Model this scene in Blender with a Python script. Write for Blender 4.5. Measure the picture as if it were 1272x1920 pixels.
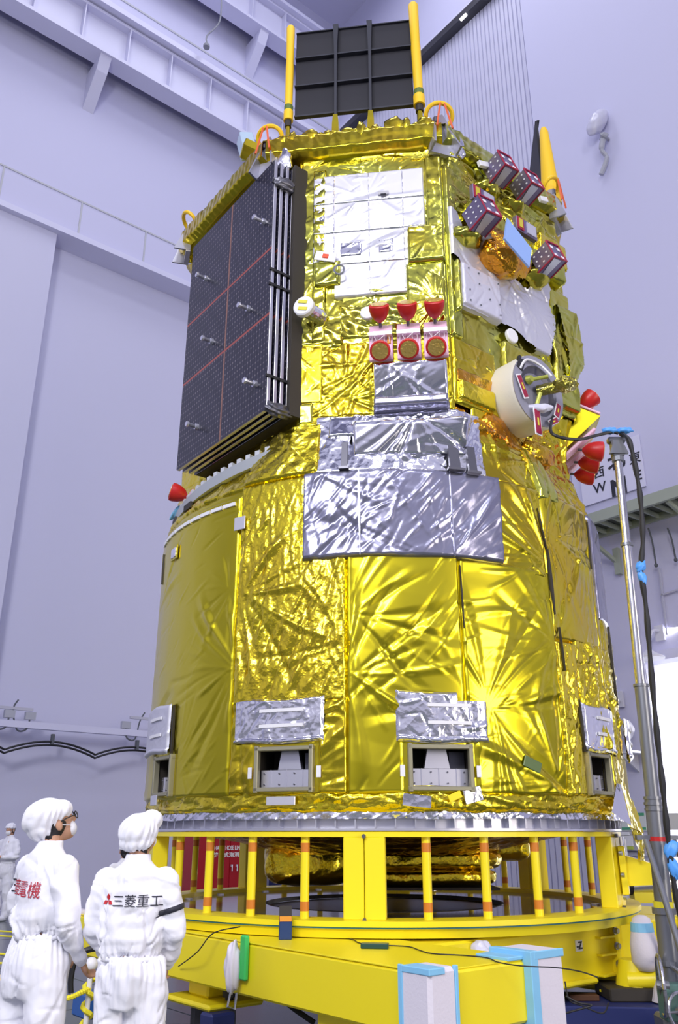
import bpy, math, random
import numpy as np
from mathutils import Vector, Matrix
from mathutils.bvhtree import BVHTree
random.seed(4)
SC = bpy.context.scene
for o in list(bpy.data.objects): bpy.data.objects.remove(o)
COL = SC.collection
PI = math.pi
sin, cos, rad = math.sin, math.cos, math.radians

# ------------------------------------------------------------------ camera
F = 1570.0; PITCH = math.atan(602/1570.0); EYE = 1.55
cd = bpy.data.cameras.new('camera'); cam = bpy.data.objects.new('camera', cd); COL.objects.link(cam)
cd.sensor_fit = 'VERTICAL'; cd.sensor_height = 36; cd.sensor_width = 24; cd.lens = F/1920*36
cd.clip_start = .05; cd.clip_end = 300
cam.location = (0, 0, EYE); cam.rotation_euler = (PI/2+PITCH, 0, 0)
SC.camera = cam
# ------------------------------------------------------------------ world, exposure
w = bpy.data.worlds.new('world'); SC.world = w; w.use_nodes = True
nt = w.node_tree; nt.nodes.clear()
wo = nt.nodes.new('ShaderNodeOutputWorld'); bg = nt.nodes.new('ShaderNodeBackground')
tc = nt.nodes.new('ShaderNodeTexCoord'); sp = nt.nodes.new('ShaderNodeSeparateXYZ')
rp = nt.nodes.new('ShaderNodeValToRGB')
nt.links.new(tc.outputs['Generated'], sp.inputs[0]); nt.links.new(sp.outputs['Z'], rp.inputs[0])
rp.color_ramp.elements[0].position = 0.0; rp.color_ramp.elements[0].color = (.30, .30, .36, 1)
rp.color_ramp.elements[1].position = .75; rp.color_ramp.elements[1].color = (.60, .60, .86, 1)
e = rp.color_ramp.elements.new(.12); e.color = (.62, .61, .80, 1)
e = rp.color_ramp.elements.new(.4); e.color = (.72, .71, .95, 1)
nt.links.new(rp.outputs[0], bg.inputs[0]); bg.inputs[1].default_value = 0.60
nt.links.new(bg.outputs[0], wo.inputs[0])
SC.view_settings.view_transform = 'Standard'; SC.view_settings.look = 'None'
SC.view_settings.exposure = 0.36; SC.view_settings.gamma = 1; SC.view_settings.use_curve_mapping = False

def area(name, loc, target, size, power, color=(1, 1, 1), sy=None):
    l = bpy.data.lights.new(name, 'AREA'); l.shape = 'RECTANGLE'; l.size = size; l.size_y = sy or size
    l.energy = power; l.color = color
    o = bpy.data.objects.new(name, l); COL.objects.link(o); o.location = loc
    d = Vector(target)-Vector(loc); o.rotation_euler = d.to_track_quat('-Z', 'Y').to_euler()
    return o
# daylight through the big hall doors behind and beside the camera, hall lamps overhead, an added fill at left
area('door_daylight', (11, -3, 3.5), (.4, 8.4, 3), 4.0, 520, (1, .90, .78), 5)
area('hall_lamp_front', (-3, -11, 13), (0, 9, 4), 3.2, 900, (1, .97, .95))
area('hall_lamp_side', (4, -10, 19), (1, 12, 8), 3.2, 520, (.93, .94, 1))
area('fill_light_left', (-5, -4, 9), (-6, 17, 1), 3.0, 620, (.95, .95, 1))  # fill light added to brighten the lower left wall and drum side
for i, (x, y) in enumerate([(-2, 3), (3, 8), (-5, 13), (2, 15)]):
    area('hall_ceiling_lamp', (x, y, 30.2), (x, y, 0), 4, 330, (.92, .93, 1))

# ------------------------------------------------------------------ materials
MATS = {}
def newmat(name):
    m = bpy.data.materials.new(name); m.use_nodes = True
    b = m.node_tree.nodes['Principled BSDF']; return m, m.node_tree, b
def bump(nt, b, scale, strength, dist=.01, detail=3, coord='Object', prev=None, kind='noise', warp=0, stretch=None):
    t = nt.nodes.new('ShaderNodeTexCoord'); v = t.outputs[coord]
    if stretch:
        mp = nt.nodes.new('ShaderNodeMapping'); mp.inputs['Scale'].default_value = stretch
        nt.links.new(v, mp.inputs[0]); v = mp.outputs[0]
    if warp:
        n = nt.nodes.new('ShaderNodeTexNoise'); n.inputs['Scale'].default_value = scale*.6
        nt.links.new(v, n.inputs['Vector'])
        mx = nt.nodes.new('ShaderNodeVectorMath'); mx.operation = 'MULTIPLY_ADD'
        nt.links.new(n.outputs['Color'], mx.inputs[0]); mx.inputs[1].default_value = (warp,)*3
        nt.links.new(v, mx.inputs[2]); v = mx.outputs[0]
    if kind == 'noise':
        n = nt.nodes.new('ShaderNodeTexNoise'); n.inputs['Scale'].default_value = scale; n.inputs['Detail'].default_value = detail
        out = n.outputs['Fac'] if 'Fac' in n.outputs else n.outputs[0]
    else:
        n = nt.nodes.new('ShaderNodeTexVoronoi'); n.inputs['Scale'].default_value = scale
        n.feature = 'F1'; out = n.outputs['Distance']
    nt.links.new(v, n.inputs['Vector'])
    bp = nt.nodes.new('ShaderNodeBump'); bp.inputs['Strength'].default_value = strength; bp.inputs['Distance'].default_value = dist
    nt.links.new(out, bp.inputs['Height'])
    if prev: nt.links.new(prev.outputs[0], bp.inputs['Normal'])
    nt.links.new(bp.outputs[0], b.inputs['Normal'])
    return bp
def M(name, col, rough=.5, metal=0., bmp=None, alpha=None, trans=None, emit=None, coat=0):
    if name in MATS: return MATS[name]
    m, nt, b = newmat(name)
    b.inputs['Base Color'].default_value = (*col, 1); b.inputs['Roughness'].default_value = rough
    b.inputs['Metallic'].default_value = metal
    if coat: b.inputs['Coat Weight'].default_value = coat
    if alpha is not None: b.inputs['Alpha'].default_value = alpha
    if trans: b.inputs['Transmission Weight'].default_value = trans
    if emit: b.inputs['Emission Color'].default_value = (*emit[0], 1); b.inputs['Emission Strength'].default_value = emit[1]
    if bmp: bump(nt, b, bmp[0], bmp[1], bmp[2])
    MATS[name] = m; return m
def foil(name, col, rough, cell, strength, dist, fine=1.0, col2=None, metal=1.0):
    m, nt, b = newmat(name)
    b.inputs['Base Color'].default_value = (*col, 1); b.inputs['Roughness'].default_value = rough; b.inputs['Metallic'].default_value = metal
    if metal == 1.0 and col[2] < .2:
        b.inputs['Coat Weight'].default_value = .32; b.inputs['Coat Roughness'].default_value = .10; b.inputs['Coat IOR'].default_value = 1.6
    p = bump(nt, b, cell, strength, dist, kind='voronoi', warp=.35/cell*2)
    p = bump(nt, b, cell*2.7, strength*.8*fine, dist*.4, prev=p, kind='voronoi', warp=.2/cell)
    p = bump(nt, b, cell*.5, strength*.6, dist*1.5, prev=p, detail=2)
    if col2:
        t = nt.nodes.new('ShaderNodeTexCoord'); n = nt.nodes.new('ShaderNodeTexNoise'); n.inputs['Scale'].default_value = 2.2
        n.inputs['Detail'].default_value = 5
        r = nt.nodes.new('ShaderNodeValToRGB'); r.color_ramp.elements[0].position = .42; r.color_ramp.elements[1].position = .6
        r.color_ramp.elements[0].color = (*col, 1); r.color_ramp.elements[1].color = (*col2, 1)
        nt.links.new(t.outputs['Object'], n.inputs['Vector']); nt.links.new(n.outputs[0], r.inputs[0]); nt.links.new(r.outputs[0], b.inputs['Base Color'])
    return m
GOLD = foil('gold_foil', (.70, .57, .018), .22, 5, .16, .02, .6, (.72, .52, .02))
GOLDC = foil('gold_foil_crumpled', (.84, .68, .03), .22, 16, .26, .02, 1, (.86, .66, .03))
GOLDF = foil('gold_foil_flat', (.67, .57, .016), .28, 3, .07, .02, .5)
OLIVE = foil('olive_foil', (.55, .56, .085), .18, 6, .22, .02, .7, (.62, .54, .05))
AMBER = foil('amber_foil', (.80, .33, .02), .2, 14, .6, .02, 1, (.75, .48, .02))
SILV = foil('silver_foil', (.86, .86, .92), .16, 10, .30, .02, 1)
SILVF = foil('silver_foil_smooth', (.80, .80, .88), .12, 3, .12, .02, .6)
SILVW = foil('silvered_white_sheet', (.66, .66, .74), .38, 3, .10, .02, .6, metal=.55)
GREY = foil('grey_fabric_sheet', (.30, .30, .41), .24, 3, .15, .03, 1, metal=.75)
YEL = M('yellow_paint', (.93, .77, .015), .38, 0, (3, .05, .01))
ORB = M('orange_band', (.62, .20, .02), .45)
WALLM = M('wall_paint', (.60, .60, .80), .75, 0, (40, .05, .004))
WALLD = M('wall_paint_lower', (.60, .60, .77), .7, 0, (40, .05, .004))
RIBM = M('ribbed_cladding', (.60, .60, .76), .5)
BEAMM = M('white_steel', (.66, .66, .84), .5)
DARKL = M('dark_line', (.10, .11, .13), .6)
ALU = M('aluminium', (.72, .72, .80), .33, .9, (60, .08, .002))
STEEL = M('steel', (.40, .41, .46), .3, .9)
DSTEEL = M('dark_steel', (.14, .14, .17), .4, .7)
BLACK = M('black_rubber', (.015, .015, .018), .5)
CELL = None
WHITE = M('white_plastic', (.80, .80, .84), .4)
RED = M('red_cap', (.55, .015, .015), .38)
MAG = M('magenta_red', (.33, .012, .05), .45)
PINK = M('pink_film', (.80, .50, .70), .4, 0, (40, .3, .004))
PURP = M('violet_grey_metal', (.20, .17, .30), .4, .6)
BLUEP = M('blue_cover', (.22, .38, .85), .5)
LBLUE = M('light_blue_tape', (.25, .58, .85), .5, 0, (30, .2, .004))
FOAM = M('white_foam_wrap', (.74, .70, .78), .75, 0, (60, .35, .004))
NAVY = M('navy_paint', (.02, .03, .14), .45)
BPUR = M('bright_blue', (.03, .25, .85), .45)
GREEN = M('green_tape', (.05, .55, .12), .5)
SUIT = foil('white_suit_cloth', (.90, .90, .97), .85, 5, .8, .02, .5, metal=0)
SKIN = M('skin', (.55, .30, .19), .55)
HAIR = M('black_hair', (.012, .010, .012), .5)
MASKM = M('white_mask', (.85, .85, .9), .8)
YROPE = M('yellow_rope', (.85, .75, .03), .7, 0, (80, .4, .005))
TEXTD = M('black_lettering', (.02, .02, .035), .6)
TEXTR = M('red_lettering', (.50, .03, .05), .6)
TEXTW = M('white_lettering', (.75, .75, .75), .6)
REDP = M('red_enamel', (.36, .006, .012), .35)

# ------------------------------------------------------------------ object helpers
ORG = {}
def smooth(me, on=True):
    if len(me.polygons): me.polygons.foreach_set('use_smooth', [on]*len(me.polygons)); me.update()
def link(name, me, mat, parent=None, label=None, origin=None):
    o = bpy.data.objects.new(name, me); COL.objects.link(o)
    if parent is not None:
        org = ORG[parent.name]; o.parent = parent
    else:
        org = Vector(origin) if origin is not None else Vector((0, 0, 0)); o.location = org
    ORG[o.name] = org
    if org.length > 0: me.transform(Matrix.Translation(-org))
    if mat is not None and not me.materials: me.materials.append(mat)
    if label: o['label'] = label
    return o
def thing(name, label, cat, loc=(0, 0, 0), group=None):
    o = bpy.data.objects.new(name, None); COL.objects.link(o); o.location = loc; ORG[o.name] = Vector(loc)
    o.empty_display_size = .1
    return tag(o, label, cat, group)
def tag(o, label, cat, group=None):
    o['label'] = label; o['category'] = cat
    if group: o['group'] = group
    return o
def struct(o): o['kind'] = 'structure'; return o
class MB:
    def __init__(s): s.v = []; s.f = []; s.mi = []; s.m = 0
    def add(s, vs, fs):
        n = len(s.v); s.v += [tuple(p) for p in vs]; s.f += [tuple(i+n for i in f) for f in fs]; s.mi += [s.m]*len(fs); return s
    def box(s, c, size, R=None, bev=0):
        hx, hy, hz = size[0]/2, size[1]/2, size[2]/2
        if bev:
            b = min(bev, hx*.9, hy*.9, hz*.9); pts = []
            # chamfered box: 24 verts
            idx = {}
            for ix in (-1, 1):
                for iy in (-1, 1):
                    for iz in (-1, 1):
                        for ax in range(3):
                            p = [ix*(hx-b), iy*(hy-b), iz*(hz-b)]; p[ax] += (ix, iy, iz)[ax]*b
                            idx[(ix, iy, iz, ax)] = len(pts); pts.append(Vector(p))
            fs = []
            for ax in range(3):
                o1, o2 = [k for k in range(3) if k != ax]
                for sg in (-1, 1):
                    q = []
                    for a, bb in ((-1, -1), (1, -1), (1, 1), (-1, 1)):
                        k = [0, 0, 0]; k[ax] = sg; k[o1] = a; k[o2] = bb; q.append(idx[(*k, ax)])
                    fs.append(q)
            for ax in range(3):
                o1, o2 = [k for k in range(3) if k != ax]
                for a in (-1, 1):
                    for bb in (-1, 1):
                        k1 = [0, 0, 0]; k1[o1] = a; k1[o2] = bb; k1[ax] = -1; k2 = list(k1); k2[ax] = 1
                        fs.append([idx[(*k1, o1)], idx[(*k2, o1)], idx[(*k2, o2)], idx[(*k1, o2)]])
            for ix in (-1, 1):
                for iy in (-1, 1):
                    for iz in (-1, 1): fs.append([idx[(ix, iy, iz, a)] for a in range(3)])
        else:
            pts = [Vector((x*hx, y*hy, z*hz)) for x in (-1, 1) for y in (-1, 1) for z in (-1, 1)]
            fs = [(0, 1, 3, 2), (4, 6, 7, 5), (0, 4, 5, 1), (2, 3, 7, 6), (0, 2, 6, 4), (1, 5, 7, 3)]
        c = Vector(c)
        if R is not None: pts = [R @ p for p in pts]
        return s.add([p+c for p in pts], fs)
    def bar(s, a, b, w, h, up=(0, 0, 1), bev=0):
        a = Vector(a); b = Vector(b); y = (b-a); L = y.length; y.normalize(); u = Vector(up)
        x = y.cross(u).normalized(); z = x.cross(y); R = Matrix((x, y, z)).transposed()
        return s.box((a+b)/2, (w, L, h), R, bev)
    def rings(s, rs, cap=True, closed=True):
        n = len(rs[0]); fs = []; vs = [p for r in rs for p in r]
        for i in range(len(rs)-1):
            for j in range(n if closed else n-1):
                k = (j+1) % n; fs.append((i*n+j, i*n+k, (i+1)*n+k, (i+1)*n+j))
        if cap: fs.append(tuple(range(n-1, -1, -1))); fs.append(tuple((len(rs)-1)*n+j for j in range(n)))
        return s.add(vs, fs)
    def cone(s, a, b, r1, r2, n=16, cap=True):
        return s.lathe([(r1, 0), (r2, (Vector(b)-Vector(a)).length)], a, Vector(b)-Vector(a), n, cap)
    def lathe(s, prof, o, ax=(0, 0, 1), n=24, cap=True):
        ax = Vector(ax).normalized(); t = Vector((1, 0, 0)) if abs(ax.x) < .8 else Vector((0, 1, 0))
        u = ax.cross(t).normalized(); v = ax.cross(u); o = Vector(o)
        return s.rings([[o+ax*h+(u*cos(2*PI*k/n)+v*sin(2*PI*k/n))*max(r, 1e-4) for k in range(n)] for r, h in prof], cap)
    def tube(s, pts, r, n=8, cap=True):
        P = [Vector(p) for p in pts]; rs = []; pu = None
        for i, p in enumerate(P):
            d = (P[min(i+1, len(P)-1)]-P[max(i-1, 0)]).normalized()
            if pu is None:
                t = Vector((0, 0, 1)) if abs(d.z) < .9 else Vector((1, 0, 0)); u = d.cross(t).normalized()
            else: u = (pu-d*pu.dot(d)).normalized()
            pu = u; v = d.cross(u); rr = r[i] if isinstance(r, (list, tuple)) else r
            rs.append([p+(u*cos(2*PI*k/n)+v*sin(2*PI*k/n))*rr for k in range(n)])
        return s.rings(rs, cap)
    def ell(s, c, r, R=None, nu=16, nv=10):
        c = Vector(c); rs = []
        for i in range(nv+1):
            t = -PI/2+PI*i/nv; ring = []
            for j in range(nu):
                p = Vector((r[0]*cos(t)*cos(2*PI*j/nu), r[1]*cos(t)*sin(2*PI*j/nu), r[2]*sin(t)))
                if i in (0, nv): p.x += 1e-4*cos(2*PI*j/nu); p.y += 1e-4*sin(2*PI*j/nu)
                if R is not None: p = R @ p
                ring.append(p+c)
            rs.append(ring)
        return s.rings(rs, True)
    def prism(s, poly, d):      # poly: 3d points, extruded by vector d
        n = len(poly); P = [Vector(p) for p in poly]; Q = [p+Vector(d) for p in P]
        return s.add(P+Q, [tuple(range(n-1, -1, -1)), tuple(range(n, 2*n))]+[(i, (i+1) % n, n+(i+1) % n, n+i) for i in range(n)])
    def mesh(s, name='m', sm=False):
        me = bpy.data.meshes.new(name); me.from_pydata([tuple(v) for v in s.v], [], s.f); me.update()
        if any(s.mi): me.polygons.foreach_set('material_index', s.mi)
        if sm: smooth(me)
        return me
    def to(s, name, mat, parent=None, label=None, origin=None, sm=False, autosm=False):
        me = s.mesh(name, sm or autosm)
        mats = mat if isinstance(mat, (list, tuple)) else [mat]
        for m_ in mats: me.materials.append(m_)
        if autosm: me.set_sharp_from_angle(angle=rad(38))
        return link(name, me, None, parent, label, origin)
def curve_pts(P, n=8):
    P = [Vector(p) for p in P]; out = []
    Q = [P[0]]+P+[P[-1]]
    for i in range(len(P)-1):
        a, b, c, d = Q[i], Q[i+1], Q[i+2], Q[i+3]
        for k in range(n):
            t = k/n; out.append(.5*((2*b)+(c-a)*t+(2*a-5*b+4*c-d)*t*t+(3*b-a-3*c+d)*t**3))
    out.append(P[-1]); return out
# vectorised wrinkle functions --------------------------------------------------
def tri(x): return np.abs((x % 1.0)*2-1)*2-1
def crink(P, f, seed, n=5, warp=.35, aniso=None):
    r = np.random.RandomState(seed); h = np.zeros(len(P)); d = P.shape[1]
    W = P.copy()
    for k in range(3):
        a = r.randn(d, d)*f*.35; W = W+np.sin(P@a+r.rand(d)*6)*warp/f*.6
    for k in range(n):
        v = r.randn(d)
        if aniso is not None: v = v*aniso
        v /= np.linalg.norm(v)+1e-9
        h += tri(W@v*f*r.uniform(.5, 1.6)+r.rand())/(1+.5*k)
    return h/n*1.6
def soft(P, f, seed, n=4):
    r = np.random.RandomState(seed); h = np.zeros(len(P)); d = P.shape[1]
    for k in range(n): h += np.sin(P@(r.randn(d)*f)*2+r.rand()*6)
    return h/n
def segs(S, P, ang, L, w0, w1, A):
    h = np.zeros(len(S))
    for i in range(len(P)):
        c, s = math.cos(ang[i]), math.sin(ang[i]); x = (S[:, 0]-P[i][0])*c+(S[:, 1]-P[i][1])*s; y = -(S[:, 0]-P[i][0])*s+(S[:, 1]-P[i][1])*c
        m = (x > 0) & (x < L[i]) & (np.abs(y) < w1[i]*1.6)
        if not m.any(): continue
        X = x[m]/L[i]; y_ = y[m]+.03*L[i]*np.sin(X*4+i); w_ = w0[i]+(w1[i]-w0[i])*X
        h[m] += A[i]*w_*np.clip(1-np.abs(y_)/w_, 0, 1)*np.clip((1-X)/.35, 0, 1)*np.clip(X/.04, 0, 1)
    return h
def creases(S, n, seed, ang=0., spread=PI, L=.35, w=.025, A=.35):
    r = np.random.RandomState(seed); lo, hi = S.min(0), S.max(0)
    n = max(1, int(n)); P = lo+r.rand(n, 2)*(hi-lo); an = ang+(r.rand(n)-.5)*2*spread+PI*(r.rand(n) > .5); k = r.lognormal(0, .4, n)
    return segs(S, P, an, L*k, w*.3*k, w*k, A*r.choice([-1, 1], n)*(.5+r.rand(n)))
def rays(S, c, seed, A=.02, R=.4, k=9, a0=None, spread=None):
    r = np.random.RandomState(seed); n = int(k*2.2); an = np.arange(n)*2*PI/n+r.randn(n)*.12
    Ls = R*1.5*(.5+r.rand(n)); w1 = Ls*.075*(.5+r.rand(n))
    h = segs(S, [c]*n, an, Ls, Ls*0+.004, w1, (A/.035)*.36*r.choice([-1, 1, 1], n)*(.5+r.rand(n)))
    return h
def rays_old(S, c, seed, A=.02, R=.4, k=9, a0=None, spread=None):
    r = np.random.RandomState(seed); d = S-np.array(c); q = np.hypot(d[:, 0], d[:, 1]); th = np.arctan2(d[:, 1], d[:, 0])
    w_ = th+.06*np.sin(q*3+r.rand()*6)
    h = tri(w_*k/(2*PI)+r.rand())*.6+tri(w_*k*1.7/(2*PI)+r.rand())*.5
    m = np.exp(-q/R)*np.minimum(q/.06, 1)
    if a0 is not None:
        da = (th-a0+PI) % (2*PI)-PI; m = m*np.exp(-(da/spread)**2)
    return A*h*m
def grid_obj(name, nu, nv, fn, mat, parent=None, keep=None, label=None, origin=None, uv=False, sm=True, sharp=None):
    U, V = np.meshgrid(np.linspace(0, 1, nu+1), np.linspace(0, 1, nv+1), indexing='ij')
    P = fn(U.ravel(), V.ravel())
    I = np.arange((nu+1)*(nv+1)).reshape(nu+1, nv+1)
    Fc = np.stack([I[:-1, :-1], I[1:, :-1], I[1:, 1:], I[:-1, 1:]], -1).reshape(-1, 4)
    if keep is not None:
        uc = ((U[:-1, :-1]+U[1:, 1:])/2).ravel(); vc = ((V[:-1, :-1]+V[1:, 1:])/2).ravel(); Fc = Fc[keep(uc, vc)]
    me = bpy.data.meshes.new(name); me.from_pydata(P.tolist(), [], Fc.tolist()); me.update()
    if uv:
        L = me.uv_layers.new(name='UVMap'); vi = np.empty(len(me.loops), int); me.loops.foreach_get('vertex_index', vi)
        L.data.foreach_set('uv', np.stack([U.ravel()[vi], V.ravel()[vi]], -1).ravel())
    if sm: smooth(me)
    if sharp: me.set_sharp_from_angle(angle=rad(sharp))
    return link(name, me, mat, parent, label, origin)
def text_me(body, size, depth=.004, align='CENTER', bold=0, face=None):
    c = bpy.data.curves.new('t', 'FONT'); c.body = body; c.size = size; c.extrude = depth; c.align_x = align; c.align_y = 'CENTER'; c.offset = bold
    c.resolution_u = 3
    o = bpy.data.objects.new('t', c); COL.objects.link(o)
    dg = bpy.context.evaluated_depsgraph_get(); me = bpy.data.meshes.new_from_object(o.evaluated_get(dg))
    bpy.data.objects.remove(o); bpy.data.curves.remove(c); me.materials.clear(); return me
def place_me(me, o, x, y, sx=1, sy=1):
    x = Vector(x).normalized(); y = Vector(y).normalized(); z = x.cross(y)
    R = Matrix((x*sx, y*sy, z)).transposed().to_4x4(); me.transform(Matrix.Translation(Vector(o)) @ R); return me
# ------------------------------------------------------------------ measuring
CP, SP = cos(PITCH), sin(PITCH)
def ray(px, py):
    x = px-636; v = 960-py; d = F*CP-v*SP; return x/d, (F*SP+v*CP)/d
def at_floor(px, py, z=0):
    m, q = ray(px, py); Y = (z-EYE)/q; return Vector((m*Y, Y, z))
def at_Y(px, py, Y): m, q = ray(px, py); return Vector((m*Y, Y, EYE+q*Y))
CX, CY = .41, 8.38
def C3(phi, r, z): p = rad(phi); return Vector((CX+sin(p)*r, CY-cos(p)*r, z))
def nrm(phi): return Vector((sin(rad(phi)), -cos(rad(phi)), 0))
def tan_(phi): return Vector((cos(rad(phi)), sin(rad(phi)), 0))
def FP(phi, a, u, z): return Vector((CX, CY, 0))+nrm(phi)*a+tan_(phi)*u+Vector((0, 0, z))
CW = Vector((0, 23.94, 0)); UW = Vector((.777, .629, 0)).normalized(); NW = Vector((.629, -.777, 0)).normalized()
UE = Vector((.629, -.777, 0)).normalized(); NE = -Vector((.777, .629, 0)).normalized()
ZV = Vector((0, 0, 1))
def PW(s, z, off=0): return CW+UW*s+NW*off+ZV*z
def PE(s, z, off=0): return CW+UE*s+NE*off+ZV*z
def at_W(px, py, off=0):
    m, q = ray(px, py); n = NW; d = n.dot(CW)+off; Y = d/(m*n.x+n.y); return Vector((m*Y, Y, EYE+q*Y))
def at_E(px, py, off=0):
    m, q = ray(px, py); n = NE; d = n.dot(CW)+off; Y = d/(m*n.x+n.y); return Vector((m*Y, Y, EYE+q*Y))

# ================================================================== the hall
def wallbox(name, Pf, s0, s1, z0, z1, o0, o1, mat, parent=None, kind=True, bev=0):
    a = Pf((s0+s1)/2, (z0+z1)/2, (o0+o1)/2); x = UW if Pf is PW else UE; n = NW if Pf is PW else NE
    R = Matrix((x, n, ZV)).transposed()
    if x.cross(n).z < 0: R = Matrix((-x, n, ZV)).transposed()
    mb = MB().box(a, (abs(s1-s0), abs(o1-o0), abs(z1-z0)), R, bev)
    o = mb.to(name, mat, parent)
    if kind: struct(o)
    return o
# floor: glossy green-grey epoxy
mF, ntF, bF = newmat('glossy_floor')
bF.inputs['Base Color'].default_value = (.16, .18, .17, 1); bF.inputs['Roughness'].default_value = .20; bF.inputs['IOR'].default_value = 1.32
t_ = ntF.nodes.new('ShaderNodeTexCoord'); n_ = ntF.nodes.new('ShaderNodeTexNoise'); n_.inputs['Scale'].default_value = .5
r_ = ntF.nodes.new('ShaderNodeValToRGB'); r_.color_ramp.elements[0].color = (.10, .13, .10, 1); r_.color_ramp.elements[1].color = (.16, .16, .19, 1)
r_.color_ramp.elements[0].position = .35; r_.color_ramp.elements[1].position = .65
ntF.links.new(t_.outputs['Object'], n_.inputs['Vector']); ntF.links.new(n_.outputs[0], r_.inputs[0]); ntF.links.new(r_.outputs[0], bF.inputs['Base Color'])
struct(MB().box((0, 8, -.1), (70, 60, .2)).to('floor', mF))
# joints cut in the floor
mb = MB()
for k in range(-3, 9):
    a = CW+NW*(k*3.0+1); mb.bar(a+UW*6+ZV*.001, a-UW*25+ZV*.001, .012, .003)
for k in range(-2, 9):
    a = CW-UW*(k*3.0+1.6); mb.bar(a-NW*1+ZV*.001, a+NW*28+ZV*.001, .012, .003)
struct(mb.to('trim_1', M('floor_joint', (.12, .13, .13), .5)))
# left wall with its two sliding door leaves
wallbox('wall_left', PW, -40, .4, 16.45, 31.5, -.4, 0, WALLM)
wallbox('door_1', PW, -40, -9.52, 0, 16.5, -.35, -.06, WALLD)
wallbox('door_2', PW, -9.6, .4, 0, 16.5, -1.0, -.60, WALLD)
wallbox('trim_2', PW, -40, .4, 16.30, 16.47, -.75, .12, BEAMM)
mb = MB()
R_ = Matrix((UW, NW, ZV)).transposed()
mb.box(PW(-20, 17.6, .01), (40, .02, .05), R_)
for s_ in (-9.0, -7.1, -11.1, -4.9, -2.8):
    mb.box(PW(s_, 17.0, .01), (.045, .02, 1.2), R_)
for z_ in (24.6, 25.6, 27.9, 29.0): mb.box(PW(-20, z_, .01), (40, .03, .07), R_)
struct(mb.to('trim_3', M('panel_seam', (.50, .51, .56), .6)))
# right wall: corner part, ribbed shutter, smooth leaf with a doorway
wallbox('wall_back', PE, -.4, 8.7, 25.35, 31.5, -.4, .0, WALLM)
wallbox('trim_4', PE, 0, 8.6, 25.2, 25.45, .0, .28, M('track_dark', (.06, .06, .07), .4, .3))
wallbox('trim_5', PE, 0, 8.6, 25.45, 25.52, .0, .30, BEAMM)
# ribbed shutter (one continuous cladding)
mb = MB(); pr = []
s = 0.0
while s < 8.7:
    pr += [(s, .0), (s+.105, .0), (s+.115, -.045), (s+.14, -.045)]; s += .15
top, bot = [], []
vs = [PE(a, 0.0, b) for a, b in pr]+[PE(a, 25.4, b) for a, b in pr]; n = len(pr)
mb.add(vs, [(i, i+1, n+i+1, n+i) for i in range(n-1)])
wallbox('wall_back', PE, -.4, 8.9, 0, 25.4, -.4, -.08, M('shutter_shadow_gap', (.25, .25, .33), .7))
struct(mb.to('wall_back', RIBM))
LEAF = .35
for a in ((8.6, 9.81, 0, 31.5), (9.81, 13.2, 4.62, 31.5), (13.2, 45, 0, 31.5)):
    wallbox('wall_right', PE, a[0], a[1], a[2], a[3], -.1, LEAF-.02, WALLM)
wallbox('ceiling', PW, -30, 1, 31.0, 31.4, -1, 24, WALLM)
# doorway frame; white bounce wall added outside so the opening looks bright
wallbox('door_3', PE, 9.72, 9.84, 0, 4.7, .0, LEAF+.06, BEAMM)
wallbox('door_3', PE, 9.72, 13.3, 4.6, 4.78, .0, LEAF+.10, BEAMM)
wallbox('bounce_wall', PE, 7.5, 17, -.2, 7, -4.2, -3.9, M('bounce_white', (.92, .92, .95), .8))
area('yard_daylight', PE(11.5, 6.0, -1.0), PE(11.2, 1.5, -4), 3.0, 1500, (1, .99, .96))
# narrow lit strip lamp under the track
o = wallbox('strip_lamp', PE, 6.35, 6.6, 25.12, 25.18, .24, .32, M('lamp_glow', (1, 1, 1), .5, emit=((.95, .97, 1), 2.5)), kind=False)
tag(o, 'short bright strip lamp under the dark diagonal track high up', 'lamp')
# crane girders with stiffeners and brackets along the left wall
def girder(z, off, label, brackets):
    t = thing('crane_girder', label, 'girder', PW(-8, z, off), 'crane girders on the left wall')
    R = R_
    mb = MB(); mb.box(PW(-20.2, z+.06, off), (38.6, .55, .12), R); mb.box(PW(-20.2, z+1.45, off), (38.6, .5, .1), R)
    mb.box(PW(-20.2, z+.75, off), (38.6, .05, 1.35), R); mb.to('beam', BEAMM, t)
    for s_ in np.arange(-19.4, 0, 1.35):
        MB().box(PW(s_, z+.75, off+.14), (.03, .24, 1.30), R).to('stiffener', BEAMM, t)
    for s_ in brackets:
        mb = MB(); x = UW*.16
        mb.prism([PW(s_, z+.0, .0)-x, PW(s_, z+.0, off+.2)-x, PW(s_, z-.45, off+.0)-x, PW(s_, z-1.3, .0)-x], x*2)
        mb.to('bracket', BEAMM, t)
    return t
girder(22.0, .75, 'lower white crane girder with stiffener plates along the left wall', (-9.2,))
girder(27.0, .75, 'upper white crane girder nearest the ceiling on the left wall', (-4.0,))
wallbox('trim_6', PW, -40, 0, 23.55, 23.75, 0, 1.2, BEAMM)
wallbox('trim_7', PW, -40, 0, 28.5, 28.65, 0, 1.2, BEAMM)
# hanging cord and small spotlight near the top
p = at_W(388, 80, 1.5); q = at_W(412, 40, 1.5)
mb = MB().tube(curve_pts([q+ZV*1.2, q, p+ZV*.3, p]), .025, 6); mb.lathe([(.03, 0), (.10, -.12), (.10, -.2)], p, (0, 0, 1), 10)
tag(mb.to('hanging_pull_cord', M('cord_grey', (.25, .26, .30), .6), origin=p), 'thin grey cord with a small end weight dangling near the top left girder', 'cord')
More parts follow.
